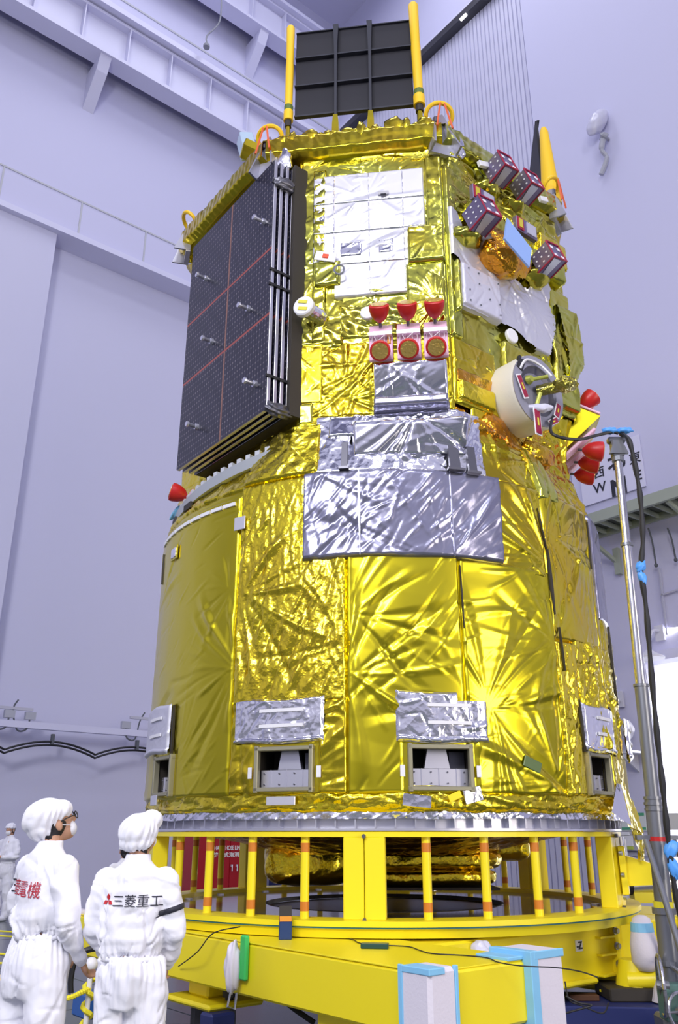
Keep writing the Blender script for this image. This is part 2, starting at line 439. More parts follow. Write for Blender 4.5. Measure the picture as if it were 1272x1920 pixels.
# bundle wrapped in plastic on the right wall (wrapped camera)
p = at_E(1130, 232, LEAF); q = at_E(1142, 262, LEAF); r3 = at_E(1143, 300, LEAF)
t = thing('wall_camera', 'plastic-wrapped camera hanging on its bracket high on the right wall', 'camera', q)
def lump(c, r, R, seed, amp=.15, nu=40, nv=24):
    mb = MB().ell((0, 0, 0), r, None, nu, nv); me = mb.mesh(); n = len(me.vertices); a = np.empty(n*3); me.vertices.foreach_get('co', a); a = a.reshape(-1, 3)
    h = crink(a/np.array(r), 1.3, seed)*amp; a = a*(1+h)[:, None]; me.vertices.foreach_set('co', a.ravel())
    M4 = (R.to_4x4() if R is not None else Matrix.Identity(4)); me.transform(Matrix.Translation(Vector(c)) @ M4); smooth(me); me.update(); return me
R2 = Matrix.Rotation(.5, 3, 'Y')
link('plastic_wrap', lump(p+NE*.22-ZV*.1, (.20, .2, .40), R2, 3), M('plastic_wrap', (.62, .62, .76), .3, 0, None), t)
mb = MB().box(q+NE*.2+ZV*-.05, (.16, .22, .14), R2, .03); mb.bar(q, q+NE*.3, .06, .06); mb.to('bracket', M('grey_fitting', (.35, .36, .42), .5), t)
mb = MB().tube(curve_pts([q+NE*.2, q+NE*.2-ZV*.35-UE*.1, r3+NE*.1, r3+NE*.1-ZV*.35-UE*.2]), [.07]*8+[.05]*8+[.06]*9, 8); mb.to('cable_wrap', M('grey_fitting2', (.42, .43, .5), .5), t)
# compass sign N / W / E
sg = thing('direction_sign', 'white sign lettered with north, west and east characters above the walkway', 'sign', PE(9.5, 8.1, LEAF))
wallbox('panel', PE, 8.85, 10.35, 8.12, 9.28, LEAF-.01, LEAF+.03, M('sign_white', (.70, .70, .88), .5), sg, False)
for body, px_, py_, sz, bold in (('西', 1124, 887, .27, .004), ('W', 1125, 915, .30, .004), ('北', 1156, 866, .42, .012), ('N', 1161, 914, .50, .02), ('東', 1191, 860, .27, .004), ('E', 1198, 892, .30, .004)):
    me = place_me(text_me(body, sz, .003, bold=bold), at_E(px_, py_, LEAF+.035), UE, ZV)
    link('lettering', me, TEXTD, sg)
# walkway
wk = thing('wall_walkway', 'pale green steel walkway on brackets along the right wall', 'walkway', PE(12, 7.0, LEAF))
GW = M('pale_green_steel', (.36, .40, .34), .5); RE = Matrix((-UE, NE, ZV)).transposed()
MB().box(PE(14.0, 7.42, 1.25), (10.2, .09, .22), RE).box(PE(14.0, 7.42, LEAF+.04), (10.2, .06, .2), RE).to('side_beam', GW, wk)
mb = MB()
for k in range(34): mb.box(PE(9.05+k*.3, 7.4, .82), (.035, .85, .1), RE)
mb.to('crossbar', GW, wk)
MB().box(PE(14.0, 7.47, .82), (10.2, .85, .02), RE).to('grating', M('grating_dark', (.10, .11, .09), .6), wk)
for s_ in (9.2, 11.2, 13.4):
    mb = MB().bar(PE(s_, 7.32, 1.2), PE(s_+.3, 6.7, LEAF+.05), .07, .07).box(PE(s_+.32, 6.72, LEAF+.05), (.12, .1, .55), RE); mb.to('bracket', GW, wk)
for k, (a, b) in enumerate((((1216, 990), (1231, 1060)), ((1252, 990), (1268, 1050)))):
    P1 = at_E(*a, .6); P2 = at_E(*b, .45)
    mb = MB().tube(curve_pts([P1, P1*.6+P2*.4+NE*.05+UE*.05, P2]), .016, 6).ell(P2, (.04, .04, .04), None, 8, 6)
    tag(mb.to('slack_cable', DARKL, origin=P1), ['thin cord under the walkway, the one nearer the mast', 'thin cord under the walkway, the one nearer the photo edge'][k], 'cord')
MB2 = MB().bar(at_E(1237, 1065, LEAF+.02), at_E(1252, 1190, LEAF+.02), .05, .03).bar(at_E(1240, 1116, LEAF+.03), at_E(1280, 1103, LEAF+.03), .03, .03)
tag(MB2.to('conduit_pipe', M('conduit', (.50, .50, .62), .5), origin=at_E(1240, 1200, LEAF)), 'grey conduit running down the right wall above the doorway', 'pipe')
# gooseneck lamps
def wall_lamp(px, py, label):
    q = at_E(px, py, LEAF); t = thing('wall_lamp', label, 'lamp', q)
    wm = M('lamp_white', (.70, .70, .78), .4)
    MB().box(q+NE*.03+ZV*.25, (.18, .06, .3), RE).tube(curve_pts([q+NE*.05+ZV*.3, q+NE*.3+ZV*.25, q+NE*.45, q+NE*.5-ZV*.2]), .025, 8).to('arm', wm, t)
    MB().lathe([(.05, .12), (.12, .06), (.27, -.02), (.27, -.05), (.02, -.05)], q+NE*.5-ZV*.25, (0.0, 0, 1), 20).to('shade', wm, t, sm=False)
    return t
wall_lamp(1243, 1212, 'small dish lamp on the wall right over the bright doorway')
q = at_E(1180, 1372, LEAF)
t = thing('wall_speaker', 'round black speaker on a shelf bracket left of the bright doorway', 'speaker', q)
MB().lathe([(.02, 0), (.36, .03), (.38, .1), (.30, .16), (.12, .2)], q+NE*.55-UE*.15+ZV*.02, (NE*-.8+UE*.5), 28).to('cone', BLACK, t, sm=True)
MB().lathe([(.16, 0), (.17, .1), (.05, .2)], q+NE*.35+UE*.12, UE, 20).box(q+NE*.3-ZV*.42+UE*.15, (.5, .6, .04), RE).prism([q+UE*.1-ZV*.44, q+UE*.1-ZV*.44+NE*.6, q+UE*.1-ZV*.75], UE*.03).tube(curve_pts([q+ZV*.6-UE*.12, q+ZV*.5+NE*.3, q+ZV*.1+NE*.35]), .03).box(q+ZV*.62-UE*.1+NE*.03, (.16, .06, .3), RE).to('bracket', M('lamp_white2', (.62, .62, .70), .4), t)
# notices and cabinet low on the right wall
t = thing('notice_board', 'white notice with two green bars on the wall behind the gold foil corner', 'notice', at_E(1190, 1558, LEAF))
def panelE(px0, py0, px1, py1, mat, off, name, par):
    a = at_E(px0, py1, LEAF); b = at_E(px1, py0, LEAF); s0 = (a-CW).dot(UE); s1 = (b-CW).dot(UE)
    return wallbox(name, PE, s0, s1, a.z, b.z, LEAF, LEAF+off, mat, par, False)
NG = M('notice_green', (.08, .36, .20), .5); NWH = M('notice_white', (.66, .70, .70), .5)
panelE(1160, 1524, 1211, 1558, NWH, .02, 'sheet', t); panelE(1160, 1524, 1209, 1530, NG, .03, 'green_bar', t); panelE(1162, 1551, 1213, 1556, NG, .03, 'green_bar', t)
t = thing('wall_cabinet', 'grey wall cabinet carrying a white notice and a lime strip', 'cabinet', at_E(1185, 1593, LEAF))
panelE(1163, 1559, 1205, 1594, M('cab_grey', (.40, .40, .46), .5), .18, 'body', t); panelE(1160, 1567, 1197, 1586, M('notice_w2', (.75, .75, .8), .5), .20, 'notice', t)
panelE(1163, 1587, 1199, 1592, M('lime', (.45, .55, .08), .5), .20, 'lime_strip', t); panelE(1166, 1560, 1191, 1566, M('notice_w2', (.75, .75, .8), .5), .20, 'label_card', t)
o = panelE(1236, 1524, 1290, 1556, M('notice_cream', (.62, .62, .60), .5), .03, 'wall_notice', None); tag(o, 'pale notice sheet on the right wall, beside the black cable', 'notice')
o = panelE(1150, 1600, 1290, 1604, M('conduit', (.50, .50, .62), .5), .06, 'wall_rail', None); tag(o, 'grey horizontal rail low on the right wall below the wall cabinet', 'rail')
# long roller behind the stand
a = at_Y(1183, 1657, 11.5); b = at_Y(1262, 1652, 11.5)
t = thing('storage_roller', 'horizontal silver roller with a yellow cradle behind the mast', 'roller', (a+b)/2-ZV*.2)
MB().cone(a, b, .12, .12, 24).to('tube', ALU, t, sm=False); MB().cone(a-Vector((.05, 0, 0)), a, .13, .13, 20).to('end_cap', BLACK, t)
MB().box((a+b)/2-ZV*.17, (abs(b.x-a.x), .2, .12)).box((a+b)/2-ZV*.7+Vector((.1, 0, 0)), (.1, .15, 1.0)).to('cradle', YEL, t)
# rail, junction boxes and festoon cables on the left wall
OFD = -.03
t = thing('cable_rail', 'long white rail carrying sagging black cables along the left wall', 'rail', PW(-8, 3.7, 0))
MB().box(PW(-12, 3.72, .02), (24, .16, .14), R_).to('rail', BEAMM, t)
for dz in (0, -.07):
    pts = []
    for k in range(0, 181):
        s_ = -18+k*.1; pts.append(PW(s_, 3.40+dz-.22*(1-abs(math.cos(PI*(s_+8.1)/2.0))**.9*1.0)+.0, .12))
    MB().tube(pts, .025, 6).to('cable', BLACK, t)
for s_ in (-10.1, -8.1, -6.1, -4.1): MB().box(PW(s_, 3.45, .1), (.06, .1, .22), R_).to('clip', DARKL, t)
def jbox(px, py, label):
    q = at_W(px, py, 0); t = thing('junction_box', label, 'electrical box', q, 'junction boxes on the left wall')
    g = M('jbox_grey', (.42, .43, .5), .5)
    MB().box(q+NW*.05, (.22, .1, .16), R_).to('box', g, t)
    MB().tube(curve_pts([q-ZV*.05+NW*.06, q-ZV*.28-UW*.05+NW*.06, q-ZV*.3-UW*.25+NW*.06, q+ZV*.1-UW*.38+NW*.06, q+ZV*.32-UW*.3+NW*.06]), .018, 6).to('cord', DARKL, t)
    return t
jbox(55, 1343, 'grey junction box above the cable rail, second from the left photo edge')
jbox(16, 1339, 'grey junction box above the cable rail, nearest the left photo edge')
q = at_W(234, 1360); t = thing('junction_box', 'grey junction box whose cord loops right towards the gold spacecraft', 'electrical box', q, 'junction boxes on the left wall')
MB().box(q+NW*.05, (.22, .1, .16), R_).to('box', MATS['jbox_grey'], t)
MB().tube(curve_pts([q-ZV*.05+NW*.06, q-ZV*.28+UW*.05+NW*.06, q-ZV*.3+UW*.25+NW*.06, q+ZV*.1+UW*.34+NW*.06, q+ZV*.32+UW*.45+NW*.06]), .018, 6).to('cord', DARKL, t)
for (x0, x1, y, lab) in ((-20, 62, 1324, 'thin grey mounting bar above the two far left junction boxes'), (244, 300, 1345, 'thin grey mounting bar beside the spacecraft above the cable rail')):
    a = at_W(x0, y, .06); b = at_W(x1, y+(x1-x0)*.06, .06); b.z = a.z
    tag(MB().bar(a, b, .06, .06).to('mounting_bar', M('bar_grey', (.5, .5, .6), .5), origin=a), lab, 'bar')
# red hose cabinet
t = thing('hose_cabinet', 'red fire hose cabinet with white lettering seen through the yellow posts', 'cabinet', PW(-3.6, 0, 0))
wallbox('body', PW, -4.65, -2.75, .12, 1.75, .0, .5, REDP, t, False)
wallbox('door', PW, -3.70, -2.80, .16, 1.70, .5, .52, REDP, t, False); wallbox('door', PW, -4.60, -3.72, .16, 1.70, .5, .52, REDP, t, False)
for body, z_, sz, sx in (('HAND HOSE LINE SYSTEM', 1.22, .13, .72), ('移動式泡消火設備', 1.07, .11, 1.3)):
    me = place_me(text_me(body, sz, .002, bold=.003), PW(-3.60, z_, .525), UW, ZV, sx, 1); link('lettering', me, TEXTW, t)
for s_ in (-3.66, -3.52): MB().tube([PW(s_, .72, .56), PW(s_, .85, .56)], .015).box(PW(s_, .84, .53), (.05, .04, .05), R_).to('handle', ALU, t)
t = thing('dark_equipment_cabinet', 'dark navy cabinet on the floor right of the red hose cabinet', 'cabinet', PW(-2.2, 0, .2))
wallbox('body', PW, -2.3, -1.5, .1, 1.25, .1, .6, NAVY, t, False); wallbox('plinth', PW, -2.35, -1.4, 0, .1, .05, .65, BEAMM, t, False)

# ================================================================== spacecraft
RC = 2.2
sc = thing('spacecraft', 'tall gold foil spacecraft with folded solar panels standing on the yellow ring stand', 'spacecraft', (CX, CY, 1.66))
CORE = M('dark_core', (.03, .025, .02), .6)
# windows (slots) in the drum
WIN = [(-21.6, 5.9), (8.2, 6.0), (48.4, 4.9), (71.5, 4.5), (-57.0, 4.6)]
WZ = (1.845, 2.125)
def in_win(phi, z, m=.0):
    k = np.zeros(len(phi), bool)
    for c, hw in WIN: k |= (np.abs(phi-c) < hw+m) & (z > WZ[0]-m*.04) & (z < WZ[1]+m*.04)
    return k
def cyl_pts(phi, r, z):
    p = np.radians(phi); return np.stack([CX+np.sin(p)*r, CY-np.cos(p)*r, z], -1)
def edge(u, v, w=.03, wv=None):
    wv = wv or w
    return np.clip(np.minimum(np.minimum(u, 1-u)/w, np.minimum(v, 1-v)/wv), 0, 1)
# drum core
def drum(u, v):
    phi = -180+360*u; z = 1.70+2.62*v; r = RC-.035+0*u
    r = np.where(z > 4.24, r-((z-4.24)/.08)**2*.06, r)
    return cyl_pts(phi, r, z)
def drum_keep(u, v): return ~in_win(-180+360*u, 1.70+2.62*v, .1)
grid_obj('drum_core', 360, 100, drum, GOLDF, sc, drum_keep)
# overlapping foil blankets around the drum
def blanket(name, p0, p1, z0, z1, mat, seed, off=.0, amp=.010, f=5, rayl=(), ew=.02, res=.0125, an=None, cr=(6, 0, PI, .3, .03, .3), holes=True, lab=None, par=None, rr=RC, fold=.02):
    W_ = rad(p1-p0)*RC; H_ = z1-z0; nu = max(8, int(W_/res)); nv = max(6, int(H_/res))
    def fn(u, v):
        phi = p0+(p1-p0)*u; z = z0+H_*v; S = np.stack([rad(1)*phi*RC, z], -1)
        h = amp*.6*crink(S, f, seed, 5, aniso=an)+amp*.8*soft(S, .8, seed+2)+creases(S, cr[0]*W_*H_*10, seed+3, *cr[1:])+creases(S, cr[0]*W_*H_*26, seed+4, cr[1], cr[2], cr[3]*.4, cr[4]*.45, cr[5])
        for k, rr_ in enumerate(rayl):
            h = h+rays(S, (rad(rr_[0])*RC, rr_[1]), seed+9+k, *rr_[2:])
        e = edge(u, v, fold/W_, fold/H_)
        rr2 = rr-.10*np.clip((1.72-z)/.12, 0, 1)
        r = rr2+off+h*np.clip(e*.7+.3*(e > 0), 0, 1)-(1-e)*(off+.03)
        zz = z+.006*np.sin(S[:, 0]*9+seed)*(1-e)
        if holes: r = np.where(in_win(phi, z, 1.2), np.minimum(r, RC-.004), r)
        r = np.where(z > 4.24, r-((z-4.24)/.08)**2*.05, r)
        return cyl_pts(phi, r, zz)
    kp = (lambda u, v: ~in_win(p0+(p1-p0)*u, z0+H_*v, .0)) if holes else None
    return grid_obj(name, nu, nv, fn, mat, par or sc, kp, lab)
blanket('foil_blanket', -95, -34, 1.80, 4.22, GOLDF, 11, .004, .005, 2.5, [(-34, 2.75, .03, .5, 11), (-36, 3.4, .018, .3, 7), (-50, 2.1, .015, .3, 9)], cr=(1.0, .5, .4, .35, .03, .22))
blanket('foil_blanket', -34.2, -9.2, 2.45, 4.30, GOLDC, 12, .008, .008, 6, [(-33, 3.35, .04, .5, 9), (-10, 2.9, .03, .4, 9)], cr=(16, 1.4, .5, .28, .018, .42))
blanket('foil_blanket', -34.4, -9.0, 1.80, 2.50, GOLD, 13, .002, .012, 3.5, [(-33, 2.5, .03, .5, 11), (-13, 2.45, .02, .4, 9), (-20, 1.85, .02, .4, 12)], cr=(6, .6, .9, .35, .03, .35))
blanket('foil_blanket', -9.4, 13.9, 1.80, 3.60, GOLDF, 14, .006, .007, 2.5, [(-9, 2.65, .034, .5, 9), (14, 2.5, .02, .4, 9), (-9, 3.1, .03, .5, 9)], an=np.array([1, .6]), cr=(.7, .9, .25, .5, .035, .25))
blanket('foil_blanket', 13.6, 37, 1.80, 3.56, GOLDF, 15, .010, .010, 2.6, [(18.3, 2.42, .034, .55, 10), (34, 1.9, .035, .5, 11), (36, 2.95, .02, .4, 9)], cr=(1.2, .5, .5, .45, .035, .3))
blanket('foil_blanket', 23, 36.2, 3.48, 4.30, GOLD, 16, .008, .010, 3, [(36, 3.65, .05, .6, 11)], cr=(3, .3, 1.2, .3, .03, .3))
blanket('foil_blanket', 36, 56, 3.0, 4.30, GOLD, 17, .012, .010, 3, [(37, 3.9, .05, .5, 9)], an=np.array([1.5, .4]), cr=(5, 1.4, .6, .35, .03, .3))
blanket('foil_blanket', 36.6, 43.5, 1.80, 3.0, GOLDC, 18, .014, .013, 4, [(43, 2.3, .03, .4, 9)], an=np.array([1.4, .5]), cr=(8, 1.5, .5, .3, .03, .4))
blanket('foil_blanket', 43.2, 66, 1.80, 3.06, GOLDC, 19, .012, .016, 4, [(52, 2.9, .04, .6, 9)], an=np.array([1.8, .35]), cr=(9, 1.35, .5, .4, .04, .45))
blanket('foil_blanket', 55.6, 100, 1.80, 4.25, GOLD, 20, .010, .014, 3, [(62, 2.7, .03, .4, 9)], an=np.array([1.5, .4]), cr=(5, 1.5, .5, .4, .03, .35))
blanket('foil_blanket', 100, 265, 1.80, 4.25, GOLD, 21, .006, .010, 3, res=.05)
# crumpled hem between drum and ring
blanket('foil_hem', -100, 84, 1.672, 1.86, GOLDC, 31, -.008, .030, 7, [(-60, 1.75, .02, .4), (32, 1.8, .03, .5)], an=np.array([.5, 1.6]), holes=False, res=.012, fold=.03, cr=(10, .1, .5, .4, .03, .5))
blanket('foil_hem', 84, 260, 1.672, 1.86, GOLDC, 32, .0, .02, 4, holes=False, res=.06)
# thin bright tape runs and dark slits
def slit(p0, z0, p1, z1, w, mat=None, off=.012, name='blanket_slit', lab=None):
    pts = []
    n = 14
    a, b = [], []
    for k in range(n+1):
        t = k/n; ph = p0+(p1-p0)*t; z = z0+(z1-z0)*t; ww = w*(.25+.75*sin(PI*t))
        c = C3(ph, RC+off+.008, z); tg = tan_(ph)
        a.append(c-tg*ww*.5); b.append(c+tg*ww*.5)
    mb = MB(); mb.rings([[p, q, q-nrm((p0+p1)/2)*.02, p-nrm((p0+p1)/2)*.02] for p, q in zip(a, b)])
    return mb.to(name, mat or CORE, sc, lab)
slit(13.9, 3.5, 14.1, 3.0, .010); slit(34.6, 4.1, 36.4, 3.75, .012); slit(36.6, 3.75, 37.0, 3.2, .030, off=.016); slit(-71, 4.05, -71, 3.75, .012); slit(57, 4.2, 56.4, 3.75, .02); slit(66, 3.3, 66.5, 2.6, .06, off=.03)
slit(38, 3.1, 38.5, 2.75, .012, off=.02); slit(43.3, 2.5, 43.4, 2.25, .01, off=.02)
# dashed white tape along the drum's shoulder, small square targets
for k in range(9):
    a = -72+k*4.1; z = 4.145-.0*k
    P = [C3(a, RC+.018, z-.012), C3(a+3.6, RC+.018, z-.012), C3(a+3.6, RC+.018, z+.02), C3(a, RC+.018, z+.02)]
    MB().prism(P, nrm(a+1.8)*-.03).to('tape_dash', M('tape_white', (.80, .80, .84), .4), sc)
def plate(phi, z, w, h, mat, off=.02, name='surface_plate', th=.012, par=None, lab=None, tilt=0, r=RC, a=None, u=0):
    x = tan_(phi); n = nrm(phi); c = (C3(phi, r+off, z) if a is None else FP(phi, a+off, u, z)); R = Matrix((x, n, ZV)).transposed()
    if R.determinant() < 0: R = Matrix((-x, n, ZV)).transposed()
    if tilt: R = Matrix.Rotation(tilt, 3, n) @ R
    return MB().box(c, (w, th, h), R, min(th*.3, .004)).to(name, mat, par or sc, lab)
plate(-59.5, 3.93, .16, .13, GOLDF, .015); plate(-59.5, 3.93, .11, .09, SILV, .024, lab='small silver square marker on the drum')
plate(-33.6, 3.95, .115, .115, SILVW, .03, lab='small grey square marker on the drum')
plate(27, 2.02, .16, .08, M('green_reflection', (.10, .16, .05), .4), .026, tilt=-.35)  # dark green plate paints a reflection onto the foil
# dark upper skirt of grey sheets
blanket('grey_sheet', -18.6, 24.2, 3.54, 4.30, GREY, 41, .050, .006, 5, [(-18, 4.3, .02, .5, 15), (10, 3.5, .02, .6, 11)], an=np.array([.8, .6]), holes=False, lab='large grey quilted sheet on the front of the drum', cr=(7, .85, .35, .3, .022, .35))
blanket('grey_sheet', 58.5, 86, 3.30, 4.32, GREY, 42, .022, .006, 4, [], holes=False, lab='grey sheet on the right flank of the drum', cr=(3, 1.1, .4, .3, .02, .25))
slit(-6.3, 3.55, -6.5, 4.27, .016, SILVF, .055, 'tape_line'); slit(12.5, 3.55, 12.3, 4.27, .010, SILVF, .055, 'tape_line')
# silver flap patches over each slot
def flap(p0, p1, z0, z1, seed, mat=SILV, lift=.03, notch=False, amp=.009):
    W_ = rad(p1-p0)*RC
    def fn(u, v):
        phi = p0+(p1-p0)*u; z = z0+(z1-z0)*v+.008*np.sin(u*7+seed)
        S = np.stack([rad(1)*phi*RC, z], -1)
        h = amp*.5*crink(S, 8, seed, 5)+creases(S, 26, seed+3, 0, PI, .14, .016, .45*amp/.009)+creases(S, 60, seed+4, 0, PI, .06, .009, .45*amp/.009)
        e = edge(u, v, .03, .05)
        return cyl_pts(phi, RC+lift+h+.012*(v < .1)-(1-e)*.022, z)
    kp = (lambda u, v: ~((u > .66) & (v > .80))) if notch else None
    o = grid_obj('silver_flap', int(W_/.008), int((z1-z0)/.008), fn, mat, sc, kp, 'crinkled silver flap above a window slot')
    for q in (.38, .72):
        a = p0+(p1-p0)*.33; b = p0+(p1-p0)*.80; z = z0+(z1-z0)*q
        n = 10; mb = MB()
        mb.rings([[C3(a+(b-a)*k/n, RC+lift+d, z+e_) for d, e_ in ((.004, -.012), (.016, -.012), (.016, .012), (.004, .012))] for k in range(n+1)])
        mb.to('tape', MATS['tape_white'], o)
    return o
flap(-33.0, -13.6, 2.165, 2.49, 51); flap(0.0, 17.9, 2.155, 2.52, 52, notch=True); flap(42.8, 57.0, 2.15, 2.52, 53, lift=.045)
flap(66, 80, 2.15, 2.5, 54, lift=.09); flap(-69, -53.8, 2.16, 2.56, 55, SILVW, .05, amp=.002)
for a in (57.4, 42.4, -53.2):
    slit(a, 2.54, a+.3, 2.14, .05 if a > 50 else .025, off=.02)
# window slots: frame, recess, bracket plates
FRM = M('slot_frame', (.34, .32, .22), .45, .5)
for wi, (c, hw) in enumerate(WIN):
    fr = MB(); w2 = rad(hw)*RC; zc = sum(WZ)/2; h2 = (WZ[1]-WZ[0])/2
    x = tan_(c); n = nrm(c); R = Matrix((x, n, ZV)).transposed(); R = R if R.determinant() > 0 else Matrix((-x, n, ZV)).transposed()
    B = C3(c, RC*cos(rad(hw))+.012, zc)
    for sx in (-1, 1): fr.box(B+x*sx*(w2-.008), (.032, .05, 2*h2+.05), R, .005)
    for sz in (-1, 1): fr.box(B+ZV*sz*(h2+.002), (2*w2+.02, .05, .03), R, .005)
    o = fr.to('slot_frame', FRM, sc)
    rc = MB(); D = .30
    rc.box(B-n*D, (2*w2, .01, 2*h2), R)
    for sx in (-1, 1): rc.box(B+x*sx*w2-n*D/2, (.008, D, 2*h2), R)
    for sz in (-1, 1): rc.box(B+ZV*sz*h2-n*D/2, (2*w2, D, .008), R)
    rc.to('slot_recess', CORE, sc)
    pl = MB().box(B-n*.06-ZV*(h2*.48), (2*w2-.03, .012, h2*.92), R, .003)
    for sx in (-.28, .0, .28): pl.box(B-n*.052-ZV*(h2*.48)+x*sx*w2*2, (.004, .012, h2*.92), R)
    o2 = pl.to('bracket_plate', ALU, sc)
    for sx in (-.42, -.14, .14, .42):
        for sz in (-.75, -.2): MB().cone(B-n*.055+x*sx*w2*1.9+ZV*h2*sz, B-n*.045+x*sx*w2*1.9+ZV*h2*sz, .006, .006, 8).to('bolt', DSTEEL, o2)
    tp = B-n*.10+ZV*h2*.45
    MB().prism([tp-x*w2*.42-ZV*h2*.5, tp+x*w2*.42-ZV*h2*.5, tp+x*w2*.30+ZV*h2*.5, tp-x*w2*.30+ZV*h2*.5], -n*.05).to('tapered_fitting', ALU, sc)
    MB().box(B-n*.16+x*w2*.7+ZV*h2*.4, (w2*.5, .02, h2*.9), R).to('back_plate', DSTEEL, sc)
    for sx in (-1, 1):
        if abs(c) < 30: plate(c+sx*(hw+1.2), 1.96, .035, .08, MATS['tape_white'], .02, 'tape_tab', .006)
plate(-22, 1.765, .23, .06, SILVW, .01, 'silver_tab', .012); plate(3.5, 1.76, .20, .085, SILV, .012, 'silver_tab', .012, tilt=-.1); plate(14, 1.80, .14, .10, SILV, .016, 'silver_tab', .012, tilt=.25)
plate(-60, 1.80, .15, .08, SILVW, .03, 'silver_tab', .012); plate(10.5, 1.79, .1, .05, YEL, .02, 'yellow_tab', .01, tilt=.4)
# fold-down gold and silver corner sheet at the right, over the ring edge
def cornersheet(name, pts, mat, seed, amp=.012, lab=None):
    A, B, C_, D_ = [np.array(p) for p in pts]
    n = np.cross(B-A, D_-A); n /= np.linalg.norm(n)
    def fn(u, v):
        P = (A*(1-u)[:, None]+B*u[:, None])*(1-v)[:, None]+(D_*(1-u)[:, None]+C_*u[:, None])*v[:, None]
        h = amp*crink(P, 7, seed, 5)+amp*.6*crink(P, 16, seed+1)
        return P+n*h[:, None]
    L1 = np.linalg.norm(B-A); L2 = np.linalg.norm(D_-A)
    return grid_obj(name, max(6, int(L1/.012)), max(6, int(L2/.012)), fn, mat, sc, None, lab)
cornersheet('foil_skirt', [C3(52, 2.33, 1.60), C3(64, 2.33, 1.55), C3(64, 2.22, 1.95), C3(57, 2.22, 1.93)], GOLDC, 61, .02)
cornersheet('silver_skirt', [C3(47, 2.30, 1.70), C3(52, 2.36, 1.60), C3(57.5, 2.24, 1.92), C3(56.5, 2.22, 1.93)], SILVF, 62, .004)
cornersheet('foil_skirt', [C3(60, 2.30, 1.35), C3(66, 2.30, 1.30), C3(66, 2.32, 1.60), C3(54, 2.32, 1.60)], GOLDC, 63, .03)

# aluminium interface ring at the very bottom
mb = MB(); N = 180
for (r, z) in (): pass
prof = [(1.95, 1.565), (2.13, 1.565), (2.13, 1.580), (2.07, 1.582), (2.07, 1.650), (2.13, 1.652), (2.13, 1.664), (1.95, 1.664), (1.95, 1.565)]
mb.rings([[C3(360*k/N, r, z) for k in range(N)] for r, z in prof], cap=False)
ring = mb.to('interface_ring', ALU, sc, 'bare aluminium ring at the foot of the gold drum')
for k in range(56):
    a = -103+k*3.8; MB().box(C3(a, 2.10, 1.616), (.07, .008, .066), Matrix.Rotation(rad(a), 3, 'Z') @ Matrix.Rotation(PI/2, 3, 'Z')).to('rib', ALU, ring)
def strip(u, v):
    phi = -180+360*u; z = 1.655+.05*v; S = np.stack([rad(1)*phi*RC, z], -1)
    h = .010*crink(S, 12, 71)+.008*crink(S, 30, 72)
    return cyl_pts(phi, 2.15-.0*v+h, z-.01+.012*crink(S, 3, 73))
grid_obj('silver_trim', 900, 6, strip, SILV, sc)

# ---------------------------------------------------------------- eight-sided upper body
PH = [-7.5+45*k for k in range(8)]
AP = {k: 2.03 for k in range(8)}; AP[7] = 1.80
def corner(k, A):   # corner between face k and k+1
    p1, p2 = PH[k], PH[(k+1) % 8]; n1, n2 = nrm(p1), nrm(p2); d = n1.x*n2.y-n1.y*n2.x
    a1, a2 = A[k], A[(k+1) % 8]
    return Vector(((a1*n2.y-a2*n1.y)/d, (n1.x*a2-n2.x*a1)/d, 0))
CR = [corner(k, AP) for k in range(8)]
Z0, Z1 = 4.86, 7.72
def poly_r(phi, A):      # support radius of the octagon in direction phi
    r = np.full(len(phi), 9.0)
    for k in range(8):
        c = np.cos(np.radians(phi-PH[k])); r = np.where(c > .05, np.minimum(r, A[k]/np.maximum(c, .05)), r)
    return r
def mixw(z): return np.clip((z-4.30)/(Z0-4.30), 0, 1)
# inner core
def core(u, v):
    phi = -180+360*u; z = 4.28+(Z1-4.28+.15)*v
    A = {k: AP[k]-.05 for k in AP}; r = poly_r(phi, A); m = mixw(z)**1.2
    r = r*m+(1-m)*2.05; pinch = np.exp(-((z-4.9)/.35)**2)*.16*np.clip((phi-30)/20, 0, 1); return cyl_pts(phi, r-pinch, z)
grid_obj('body_core', 256, 80, core, AMBER, sc)
MB().rings([[C3(360*k/64, .02+1.9*j, 7.8) for k in range(64)] for j in (0, 1)], cap=False).to('top_deck', GOLD, sc)
# cone blankets (shoulder) between drum and body
def cone(p0, p1, z0, z1, mat, seed, amp, f, off=0., res=.013, rl=(), name='shoulder_foil', lab=None, an=None, pin=.16, kp=None, bul=0, cr=(9, 0, PI, .28, .03, .4)):
    W_ = rad(p1-p0)*2.1
    def fn(u, v):
        phi = p0+(p1-p0)*u; z = z0+(z1-z0)*v; r = poly_r(phi, AP); m = mixw(z)
        r = r*m+(1-m)*2.17; S = np.stack([np.radians(phi)*2.1, z], -1)
        h = amp*.6*crink(S, f, seed, 5, aniso=an)+creases(S, cr[0]*W_*(z1-z0)*10, seed+3, *cr[1:])+creases(S, cr[0]*W_*(z1-z0)*22, seed+4, cr[1], cr[2], cr[3]*.4, cr[4]*.45, cr[5])
        for k, q in enumerate(rl): h = h+rays(S, (rad(q[0])*2.1, q[1]), seed+5+k, *q[2:])
        e = edge(u, v, .02/W_, .02/(z1-z0)); pinch = np.exp(-((z-4.9)/.35)**2)*pin*np.clip((phi-30)/20, 0, 1)
        r = r+bul*np.interp(v, [0, .78, .9, 1], [0, 1, 1, .2])
        return cyl_pts(phi, r+off+h*e-pinch-(1-e)*(off+.02), z)
    return grid_obj(name, int(W_/res), max(4, int((z1-z0)/res)), fn, mat, sc, kp, lab)
cone(-100, -16, 4.27, 4.90, GOLDC, 81, .016, 4, rl=[(-40, 4.6, .04, .5)])
